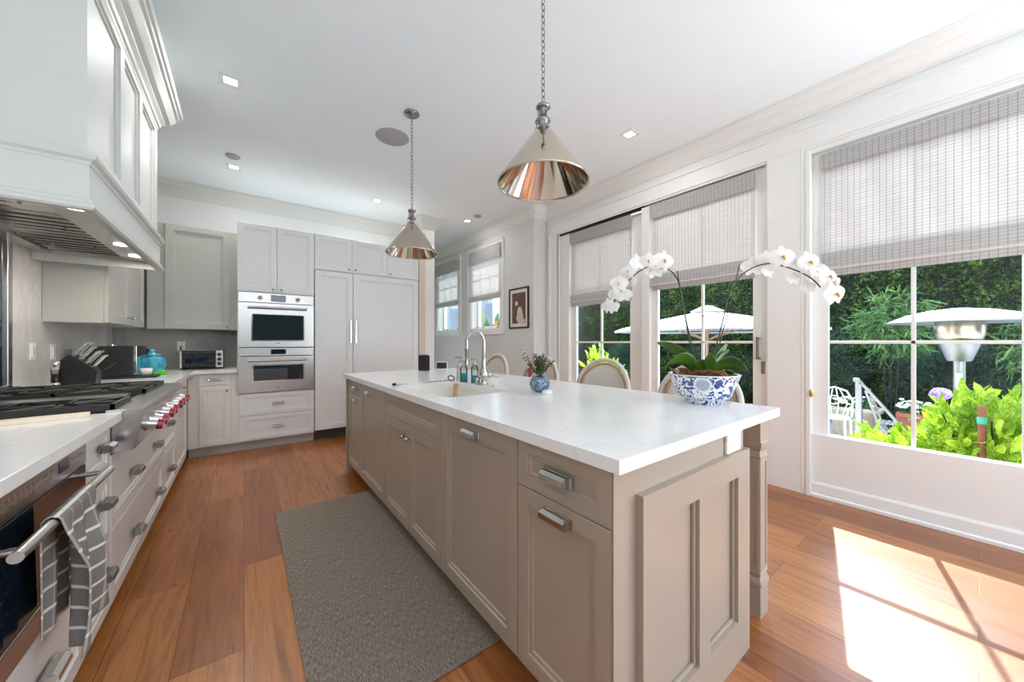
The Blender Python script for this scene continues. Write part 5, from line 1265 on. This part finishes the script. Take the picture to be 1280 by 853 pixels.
MB().lathe([(0, H_C - 0.004), (0.148, H_C - 0.004), (0.152, H_C - 0.0005), (0, H_C - 0.0005)], (1.125, 3.365, 0), 40).build('grille', M['speaker_c'], t)
for (x, y, lb) in ((-0.093, 4.712, 'small round smoke detector beside the back left recessed light'), (2.872, 4.668, 'small round smoke detector near the sash windows')):
    t = thing('smoke_detector', lb, 'smoke detector', (x, y, H_C))
    MB().lathe([(0, H_C - 0.02), (0.05, H_C - 0.018), (0.062, H_C - 0.008), (0.062, H_C - 0.0005), (0, H_C - 0.0005)], (x, y, 0), 24).build('cover', M['speaker_c'], t)

# ================================================================== PICTURE
pc = thing('framed_picture', 'black framed brown print of a pale figure on the grey wall', 'picture', (XP, 4.21, 1.73))
y0, y1, z0, z1 = 3.975, 4.45, 1.42, 2.035
m = MB(); q = 0.022
m.box(XP - 0.022, XP, y0, y0 + q, z0, z1); m.box(XP - 0.022, XP, y1 - q, y1, z0, z1); m.box(XP - 0.022, XP, y0 + q, y1 - q, z0, z0 + q); m.box(XP - 0.022, XP, y0 + q, y1 - q, z1 - q, z1)
m.build('frame', M['black'], pc, bevel=0.002)
B(XP - 0.008, XP - 0.002, y0 + q, y1 - q, z0 + q, z1 - q).build('mount', M['mat_card'], pc)
B(XP - 0.010, XP - 0.008, y0 + 0.075, y1 - 0.075, z0 + 0.075, z1 - 0.075).build('print', M['art'], pc)
m = MB()
def blob(pts, x=XP - 0.0105): m.add([(x, a, b) for a, b in pts], [tuple(range(len(pts)))])
yc = 4.215
blob([(yc - 0.03 + 0.085 * math.cos(a) * (1.1 if math.sin(a) < 0 else 0.8), 1.62 + 0.13 * math.sin(a)) for a in [2 * PI * i / 20 for i in range(20)]])
blob([(yc + 0.05 + 0.038 * math.cos(a), 1.80 + 0.036 * math.sin(a)) for a in [2 * PI * i / 14 for i in range(14)]], XP - 0.0108)
blob([(y0 + 0.08, z0 + 0.08), (yc + 0.02, z0 + 0.08), (yc - 0.02, 1.53), (y0 + 0.08, 1.56)], XP - 0.0106)
m.build('pale_shape', M['pale'], pc)
# small brass latch on casing
t = thing('brass_latch', 'small oval brass latch on the casing between door and window', 'latch', (XR - 0.03, 0.79, 0.81))
MB().ball((XR - 0.036, 0.792, 0.81), 0.010, 0.014, 0.032).build('oval_pull', M['brass'], t)

# ================================================================== BISTRO STOOLS
def stool(y, label):
    x = 2.16
    t = thing('bistro_stool', label, 'bar stool', (x, y, 0), group='woven bistro stools along the island')
    sw = 0.21
    # back arch, slightly raked away from the counter
    def A(a, z, d=0.0): return (x + (z - 0.66) * 0.10 + d + 0.03 * (abs(a) / sw) ** 2 * -1.0, y + a, z)
    arch = []
    for i in range(25):
        an = PI * i / 24; arch.append((sw * 1.12 * math.cos(an), 0.86 + 0.215 * math.sin(an)))
    arch = [(sw * 0.96, 0.66), (sw * 1.06, 0.76)] + arch + [(-sw * 1.06, 0.76), (-sw * 0.96, 0.66)]
    MB().tube([A(a, z) for a, z in arch], 0.0155, 10).build('back_hoop', M['rattan_w'], t)
    MB().tube([A(a * 0.90, 0.66 + (z - 0.66) * 0.935, -0.006) for a, z in arch], 0.008, 8).build('inner_hoop', M['rattan'], t)
    m = MB(); V = []; cols = 14; pts = [(a * 0.90, 0.66 + (z - 0.66) * 0.935) for a, z in arch]
    n = len(pts); half = n // 2; V = []
    rows = half + 1
    for j in range(rows):
        (a0, z0), (a1, z1) = pts[j], pts[n - 1 - j]
        for i in range(cols + 1): s = i / cols; V.append(A(a0 + (a1 - a0) * s, z0 + (z1 - z0) * s, 0.0))
    m.add(V, [(j * (cols + 1) + i, j * (cols + 1) + i + 1, (j + 1) * (cols + 1) + i + 1, (j + 1) * (cols + 1) + i) for j in range(rows - 1) for i in range(cols)], True)
    o = m.build('woven_back', M['weave'], t); sm = o.modifiers.new('solid', 'SOLIDIFY'); sm.thickness = 0.006; sm.offset = 0
    MB().lathe([(0, 0.64), (0.20, 0.64), (0.215, 0.65), (0.215, 0.665), (0.20, 0.675), (0, 0.672)], (x - 0.17, y, 0), 32).build('seat', M['weave'], t)
    for sx, sy in ((-0.32, -0.15), (-0.32, 0.15), (-0.03, -0.15), (-0.03, 0.15)):
        MB().tube([(x + sx * 0.95, y + sy, 0.64), (x + sx + (0.03 if sx > -0.1 else -0.03), y + sy * 1.25, 0.0)], 0.014, 8).build('leg', M['rattan'], t)
    MB().tube([(x - 0.17 + 0.19 * math.cos(a) , y + 0.185 * math.sin(a), 0.24) for a in [2 * PI * i / 24 for i in range(24)]], 0.010, 8, closed=True).build('foot_ring', M['rattan'], t)
    for s in (-1, 1): MB().tube([A(s * sw * 0.98, 0.72), (x - 0.05, y + s * sw * 0.98, 0.69)], 0.009, 8).build('arm_brace', M['rattan'], t)
    return t
stool(3.15, 'woven bistro stool seen behind the faucet, farthest along the island')
stool(2.42, 'woven bistro stool behind the small blue vase')
stool(1.715, 'woven bistro stool with its whole arched back showing before the left shade')
stool(1.01, 'woven bistro stool hidden behind the blue and white orchid bowl')

# ================================================================== GARDEN
GZ = -0.6
tag(B(3.79, 16, -9, 14, GZ - 0.1, GZ).build('patio_ground', M['ground']), 'grey stone patio outside the windows', 'ground', kind='structure')
# hedge
hg = thing('tall_hedge', 'tall clipped green hedge closing the garden behind patio heater and umbrellas', 'hedge', (11.6, 2, GZ))
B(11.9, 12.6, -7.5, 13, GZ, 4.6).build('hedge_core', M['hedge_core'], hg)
n = 52000
P = np.stack([11.9 - rng.random(n) ** 1.5 * 0.30, rng.uniform(-6.5, 10.5, n), rng.uniform(GZ, 4.3, n)], 1)
P[:, 0] -= 0.10 * np.sin(P[:, 1] * 2.1 + np.sin(P[:, 2] * 2)) * np.cos(P[:, 2] * 1.9)
D = rng.normal(size=(n, 3)) * 0.8 + np.array([[-0.7, 0, 0.25]])
m = MB(); add_leaves(m, *leaves_np(P, D, rng.uniform(.07, .13, n), rng.uniform(.05, .08, n)))
m.build('hedge_leaves', M['hedge'], hg)
rh = thing('added_rear_hedge', 'unseen dark hedge added behind the camera for the oven reflections', 'hedge', (1.5, -7.5, GZ))  # plain block added out of view to darken what the ovens mirror
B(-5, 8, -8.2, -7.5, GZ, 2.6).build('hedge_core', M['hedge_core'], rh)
def shrub(name, label, c, R, nl, mat, ll, lw, droop=0.0, stems=6, six=False, cat='shrub', up=0.4):
    t = thing(name, label, cat, (c[0], c[1], GZ))
    rx, ry, rz = R; dr = rng.normal(size=(nl, 3)); dr /= np.linalg.norm(dr, axis=1)[:, None]
    rr = rng.random(nl) ** 0.45; P = np.array(c)[None] + dr * rr[:, None] * np.array([[rx, ry, rz]])
    P += 0.08 * np.sin(P[:, [1, 2, 0]] * 9)
    P[:, 2] = np.maximum(P[:, 2], GZ + 0.05)
    D = dr * 0.6 + rng.normal(size=(nl, 3)) * 0.5 + np.array([[0, 0, up - droop]])
    m = MB(); add_leaves(m, *leaves_np(P, D, rng.uniform(ll * .7, ll * 1.2, nl), rng.uniform(lw * .7, lw * 1.2, nl), 0.18, six)); m.build('foliage', M[mat], t)
    s = MB()
    for i in range(stems):
        a = 2 * PI * i / stems; e = (c[0] + rx * .6 * math.cos(a), c[1] + ry * .6 * math.sin(a), c[2] + rz * .6)
        s.tube([(c[0] + 0.03 * math.cos(a), c[1] + 0.03 * math.sin(a), GZ), ((c[0] + e[0]) / 2, (c[1] + e[1]) / 2, c[2] - rz * .2), e], [0.014, 0.010, 0.005], 5)
    s.build('stems', M['hedge_core'], t); return t
# dark layered planting in front of the hedge
shrub('conifer_shrub', 'dark blue-green feathery shrub behind the white iron chair', (10.7, 2.3, 0.45), (0.5, 0.8, 1.0), 5200, 'shrub_b', .16, .03)
shrub('conifer_shrub', 'dark blue-green shrub behind the terracotta trough', (10.75, 0.3, 0.35), (0.5, 0.8, 0.85), 5200, 'shrub_b', .16, .03)
shrub('conifer_shrub', 'dark blue-green shrub behind the patio heater stem', (10.7, -1.9, 0.35), (0.5, 0.85, 0.9), 5200, 'shrub_b', .16, .03)
shrub('conifer_shrub', 'dark blue-green shrub under the striped umbrella', (10.8, 4.6, 0.2), (0.5, 0.95, 0.8), 4600, 'shrub_b', .16, .03)
shrub('conifer_shrub', 'dark green shrub seen low through the left door pane', (10.75, 7.3, 0.3), (0.5, 1.0, 0.9), 4600, 'shrub_b', .16, .03)
shrub('feathery_shrub', 'pale feathery bamboo-like shrub against the hedge left of the heater', (9.75, 1.0, 1.55), (0.28, 0.5, 0.65), 900, 'shrub_l', .24, .035, 0.9, cat='shrub')
shrub('feathery_shrub', 'pale feathery shrub growing behind the patio heater head', (9.75, -0.75, 1.2), (0.28, 0.6, 0.6), 700, 'shrub_l', .24, .035, 0.9, cat='shrub')
shrub('lime_bush', 'bright lime green bush right outside the large window', (4.75, -0.06, 0.30), (0.42, 0.46, 0.52), 1050, 'lime', .15, .062, 0, six=True, cat='bush', up=0.7)
shrub('lime_bush', 'low lime green plants along the window sill, left of the bush', (4.75, 0.42, 0.05), (0.40, 0.36, 0.36), 420, 'lime', .15, .06, 0, six=True, cat='bush', up=0.5)
shrub('lime_bush', 'upright lime green bush outside the left door pane', (5.2, 4.15, 0.45), (0.28, 0.42, 0.62), 560, 'lime', .15, .055, 0, six=True, cat='bush', up=1.0)
# stake in bush
st_ = thing('plant_stake', 'rusty brown stake with teal tape in the lime bush', 'stake', (4.45, -0.02, GZ))
MB().cyl((4.40, -0.015, GZ), (4.40, -0.015, 0.73), 0.022, n=10).build('stake', M['stake'], st_)
MB().cyl((4.40, -0.015, 0.60), (4.40, -0.015, 0.65), 0.026, n=10).build('tape', M['teal'], st_)
# patio heater
HTX, HTY = 5.15, 0.105
ph = thing('patio_heater', 'stainless steel mushroom patio heater outside the large window', 'patio heater', (HTX, HTY, GZ))
MB().lathe([(0, 1.52), (0.06, 1.515), (0.20, 1.495), (0.33, 1.46), (0.46, 1.395), (0.465, 1.385), (0.32, 1.435), (0, 1.46)], (HTX, HTY, 0), 48).build('reflector_dome', M['steel_o'], ph)
MB().lathe([(0, 1.41), (0.145, 1.41), (0.150, 1.40), (0.150, 1.27), (0.138, 1.25), (0.138, 1.235), (0.0, 1.235)], (HTX, HTY, 0), 32).build('burner_screen', M['tan_metal'], ph)
MB().lathe([(0, 1.235), (0.125, 1.235), (0.125, 1.20), (0.075, 1.05), (0.068, 1.04), (0, 1.04)], (HTX, HTY, 0), 32).build('burner_cone', M['steel_o'], ph)
MB().cyl((HTX, HTY, 1.04), (HTX, HTY, 0.05), 0.036, n=20).build('pole', M['steel_o'], ph)
MB().lathe([(0, 0.12), (0.16, 0.12), (0.22, -0.45), (0.24, GZ), (0, GZ)], (HTX, HTY, 0), 28).build('tank_cover', M['steel_o'], ph)
B(HTX - 0.042, HTX - 0.034, HTY - 0.02, HTY + 0.02, 0.78, 0.93).build('notice_sticker', M['plastic'], ph)
# umbrellas
def umbrella(cx, cy, rad, zr, zp, label, lining=True, rot=0.0, n=8):
    t = thing('patio_umbrella', label, 'umbrella', (cx, cy, GZ), group='white patio umbrellas')
    ring = [(cx + rad * math.cos(2 * PI * i / n + rot), cy + rad * math.sin(2 * PI * i / n + rot)) for i in range(n)]
    V = [(cx, cy, zp)] + [(x, y, zr) for x, y in ring]
    def canopy(dz):
        m = MB(); seg = 6; V = []
        for j in range(seg + 1):
            s = j / seg
            for i in range(n): x, y = ring[i]; V.append((cx + (x - cx) * s, cy + (y - cy) * s, zp + (zr - zp) * (s ** 1.12) + dz))
        return m.add(V, [(j * n + i, j * n + (i + 1) % n, (j + 1) * n + (i + 1) % n, (j + 1) * n + i) for j in range(seg) for i in range(n)])
    c = canopy(0); o = c.build('canopy', M['canopy'], t)
    canopy(-0.03).build('canopy_lining', M['stripe'], t)
    m = MB()
    for i in range(n):
        a = ring[i]; b = ring[(i + 1) % n]; m.add([(a[0], a[1], zr), (b[0], b[1], zr), (b[0], b[1], zr - 0.05), (a[0], a[1], zr - 0.05)], [(0, 1, 2, 3)])
    m.build('valance', M['canopy'], t)
    MB().lathe([(0.0, zp + 0.13), (0.10, zp + 0.11), (0.34, zp + 0.0), (0.34, zp - 0.035), (0, zp - 0.03)], (cx, cy, 0), 16).build('top_vent', M['canopy'], t)
    MB().cyl((cx, cy, GZ), (cx, cy, zp), 0.032, n=14).build('pole', M['umb_pole'], t)
    for i in range(n):
        x, y = ring[i]
        MB().cyl((cx, cy, zp - 0.06), (x, y, zr - 0.02), 0.012, n=6).build('rib', M['umb_pole'], t)
        hx, hy = cx + (x - cx) * .5, cy + (y - cy) * .5
        MB().cyl((cx, cy, zr - 0.25), (hx, hy, (zp + zr) / 2 - 0.06), 0.010, n=6).build('strut', M['umb_pole'], t)
    MB().lathe([(0, GZ + 0.08), (0.25, GZ + 0.07), (0.28, GZ), (0, GZ)], (cx, cy, 0), 20).build('base', M['greypot'], t)
umbrella(8.5, 3.78, 2.15, 1.50, 1.93, 'white umbrella with striped lining seen through the glass behind the orchid', rot=0.32)
umbrella(8.4, -1.75, 1.6, 1.56, 1.98, 'white umbrella edge just right of the patio heater', rot=0.1)
# pots, trough
cpot = thing('stone_pot', 'weathered cream pot of white flowers at the patio edge', 'flower pot', (9.45, 1.46, GZ))
MB().lathe([(0, GZ), (0.27, GZ), (0.29, GZ + 0.03), (0.36, GZ + 0.46), (0.40, GZ + 0.48), (0.40, GZ + 0.56), (0.36, GZ + 0.57), (0.33, GZ + 0.50), (0, GZ + 0.5)], (9.45, 1.46, 0), 28).tube([(9.08, 1.34 + 0.09 * math.cos(a), GZ + 0.3 + 0.09 * math.sin(a)) for a in [PI * i / 10 for i in range(11)]], 0.02, 6).build('pot_body', M['stonepot'], cpot)
def flowers(t, c, rx, ry, nl, nf, z, fm='whitef'):
    P = np.stack([c[0] + rng.uniform(-rx, rx, nl), c[1] + rng.uniform(-ry, ry, nl), z + rng.uniform(-0.05, .10, nl)], 1); D = rng.normal(size=(nl, 3)) + np.array([[0, 0, .6]])
    m = MB(); add_leaves(m, *leaves_np(P, D, np.full(nl, .09), np.full(nl, .05))); m.build('plant_leaves', M['flowerleaf'], t)
    m = MB()
    for i in range(nf): m.ball((c[0] + random.uniform(-rx, rx), c[1] + random.uniform(-ry, ry), z + random.uniform(.06, .17)), .038, .038, .022, n=7, m=4)
    m.build('petals', M[fm], t)
flowers(cpot, (9.45, 1.46), .28, .28, 260, 40, GZ + 0.56)
tt = thing('terracotta_trough', 'long terracotta trough full of small white flowers', 'planter', (9.2, 0.25, GZ))
m = MB().prism([(-0.20, 0), (0.20, 0), (0.26, 0.34), (0.28, 0.34), (0.28, 0.40), (-0.28, 0.40), (-0.28, 0.34), (-0.26, 0.34)], lambda a, b, t: (9.2 + a, t, GZ + 0.20 + b), -0.30, 0.86); m.build('trough_body', M['terracotta'], tt)
B(9.05, 9.35, -0.2, 0.75, GZ, GZ + 0.2).build('plinth', M['greypot'], tt)
flowers(tt, (9.2, 0.28), .26, .56, 520, 110, GZ + 0.62)
gp = thing('grey_planter', 'square grey planter right of the terracotta trough', 'planter', (8.6, -0.35, GZ))
m = MB().prism([(-0.28, 0), (0.28, 0), (0.34, 0.5), (-0.34, 0.5)], lambda a, b, t: (8.6 + t, -0.42 + a, GZ + b), -0.3, 0.3); m.build('planter_body', M['greypot'], gp, bevel=0.02)
flowers(gp, (8.6, -0.42), .25, .28, 200, 6, GZ + 0.52)
hy = thing('hydrangea', 'purple hydrangea head on a stem above the lime bush', 'flower', (7.0, -0.02, GZ))
m = MB()
for i in range(70):
    a = rng.normal(size=3); a /= np.linalg.norm(a); m.ball((7.0 + a[0] * .07, 0.29 + a[1] * .085, 0.56 + a[2] * .055), .022, n=6, m=4)
m.build('flower_head', M['purple'], hy); MB().tube([(7.0, 0.30, GZ), (7.02, 0.3, 0), (7.0, 0.30, 0.52)], 0.012, 6).build('stem', M['stem'], hy)
V_, F_ = leaves_np(np.stack([7.0 + rng.normal(size=60) * .12, 0.2 + rng.normal(size=60) * .15, rng.uniform(-.4, .32, 60)], 1), rng.normal(size=(60, 3)), np.full(60, .10), np.full(60, .05)); m = MB(); add_leaves(m, V_, F_); m.build('leaves', M['flowerleaf'], hy)
# white iron chair
ic = thing('iron_chair', 'white wrought iron garden chair at the patio edge', 'chair', (8.5, 1.62, GZ))
cx, cy = 8.5, 1.62
for sx, sy in ((-.22, -.22), (-.22, .22), (.22, -.22), (.22, .22)): MB().tube([(cx + sx, cy + sy, GZ + 0.45), (cx + sx * 1.1, cy + sy * 1.1, GZ)], 0.016, 8).build('leg', M['whitemetal'], ic)
MB().lathe([(0, GZ + .45), (.26, GZ + .45), (.27, GZ + .465), (.26, GZ + .48), (0, GZ + .48)], (cx, cy, 0), 24).build('seat', M['whitemetal'], ic)
m = MB().tube([(cx + .23 * 1, cy - .24, GZ + .46), (cx + .25, cy - .25, GZ + .75), (cx + .25, cy - .17, GZ + .92), (cx + .25, cy, GZ + .98), (cx + .25, cy + .17, GZ + .92), (cx + .25, cy + .25, GZ + .75), (cx + .23, cy + .24, GZ + .46)], 0.016, 8)
for k in (-.12, -.04, .04, .12):
    m.tube([(cx + .24, cy + k, GZ + .48), (cx + .25, cy + k * 1.5, GZ + .7), (cx + .25, cy + k * .6, GZ + .95)], 0.009, 6)
m.tube([(cx + .25 , cy + .08 * math.cos(a), GZ + .74 + .08 * math.sin(a)) for a in [2 * PI * i / 14 for i in range(14)]], 0.009, 6, closed=True)
m.build('backrest', M['whitemetal'], ic)
m = MB()
for s in (-1, 1): m.tube([(cx + .24, cy + s * .25, GZ + .68), (cx, cy + s * .29, GZ + .70), (cx - .2, cy + s * .27, GZ + .66), (cx - .21, cy + s * .23, GZ + .46)], 0.014, 8)
m.build('armrests', M['whitemetal'], ic)
# slatted folding chair
fcx, fcy = 8.7, 0.98
fch = thing('folding_chair', 'weathered slatted folding chair leaning beside the terracotta trough', 'chair', (fcx, fcy, GZ))
for s in (-1, 1):
    MB().tube([(fcx + s * .18, fcy - .2, GZ), (fcx + s * .18, fcy + .05, GZ + .45), (fcx + s * .18, fcy + .20, GZ + .98)], 0.015, 8).build('leg', M['brownmetal'], fch)
    MB().tube([(fcx + s * .16, fcy + .25, GZ), (fcx + s * .16, fcy - .2, GZ + .45)], 0.015, 8).build('leg', M['brownmetal'], fch)
m = MB()
for k in range(4): z = GZ + .62 + k * .10; m.box(fcx - .18, fcx + .18, fcy + .09 + k * .028, fcy + .105 + k * .028, z, z + .06)
m.build('backrest', M['brownmetal'], fch)
m = MB()
for k in range(5): m.box(fcx - .18, fcx + .18, fcy - .2 + k * .06, fcy - .155 + k * .06, GZ + .44, GZ + .46)
m.build('seat', M['brownmetal'], fch)
# steel handrail for the garden step
hr = thing('handrail', 'flat steel handrail sloping down from its post on the patio steps', 'handrail', (6.3, 1.05, GZ))
hx, hyy = 6.3, 0.93
B(hx - .03, hx + .03, hyy - .03, hyy + .03, GZ, 0.70).build('post', M['steel_o'], hr, bevel=0.004)
m = MB().prism([(0, 0), (0.05, 0.0), (0.05, 0.045), (0, 0.045)], lambda a, b, t: (hx - 0.025 + a, hyy + 0.05 - t * 0.55, 0.70 + b - max(0, t - 0.1) * 0.85), 0, 0.1); m.build('rail_cap', M['steel_o'], hr)
m = MB().add([(hx - .03, hyy, .70), (hx + .03, hyy, .70), (hx + .03, hyy, .745), (hx - .03, hyy, .745), (hx - .03, hyy - .42, .10), (hx + .03, hyy - .42, .10), (hx + .03, hyy - .42, .145), (hx - .03, hyy - .42, .145)], [(0, 3, 2, 1), (4, 5, 6, 7), (0, 1, 5, 4), (1, 2, 6, 5), (2, 3, 7, 6), (3, 0, 4, 7)]); m.build('sloping_rail', M['steel_o'], hr)
B(hx - .03, hx + .03, hyy - .45, hyy - .39, GZ, .12).build('post', M['steel_o'], hr)
# house wall outside the far windows and tropical plant
nb = thing('neighbouring_house', 'blue grey shingled house wall outside the sash windows', 'house', (6.4, 11, GZ))
B(6.2, 6.5, 9.15, 15, GZ, 3.4).build('shingle_wall', M['shingle'], nb)
B(6.18, 6.5, 9.05, 9.15, GZ, 3.4).build('corner_board', M['trim'], nb)
tp = thing('tropical_plant', 'broad leafed green plant with an orange bloom outside the near sash window', 'plant', (5.4, 7.9, GZ))
m = MB()
def strap(b, t_, wdt):
    b = Vector(b); t_ = Vector(t_); d = t_ - b; s = d.cross(Vector((1, 0.7, 0))).normalized(); n = 8; V = []
    for i in range(n + 1):
        k = i / n; c = b + d * k + Vector((0, 0, 0.25 * math.sin(PI * k))); ww = wdt * math.sin(PI * (0.1 + 0.88 * k)); V += [c - s * ww / 2, c + Vector((0.02, 0, -0.02)), c + s * ww / 2]
    m.add(V, [(i * 3 + k, i * 3 + k + 1, (i + 1) * 3 + k + 1, (i + 1) * 3 + k) for i in range(n) for k in range(2)], True)
for i in range(16):
    a = random.uniform(0, 2 * PI); strap((5.4, 7.9, random.uniform(0.3, 1.3)), (5.4 + 0.55 * math.cos(a), 7.9 + 0.6 * math.sin(a), random.uniform(1.2, 2.1)), 0.16)
m.tube([(5.4, 7.9, GZ), (5.4, 7.9, 1.3)], 0.05, 8)
m.build('foliage', M['shrub_l'], tp)
m = MB()
for k in range(4): m.cyl((5.1, 7.4, 1.55), (5.1 + .05 * math.cos(k), 7.4 + .05 * math.sin(k), 1.78), 0.03, 0.004, 6)
m.tube([(5.35, 7.85, 0.9), (5.1, 7.4, 1.56)], 0.015, 6); m.build('bloom', M['orange'], tp)
shrub('backdrop_tree', 'dense green tree growing beyond the shingled house', (9.5, 10.6, 1.6), (1.5, 1.5, 2.4), 9000, 'hedge', .16, .10, cat='tree')
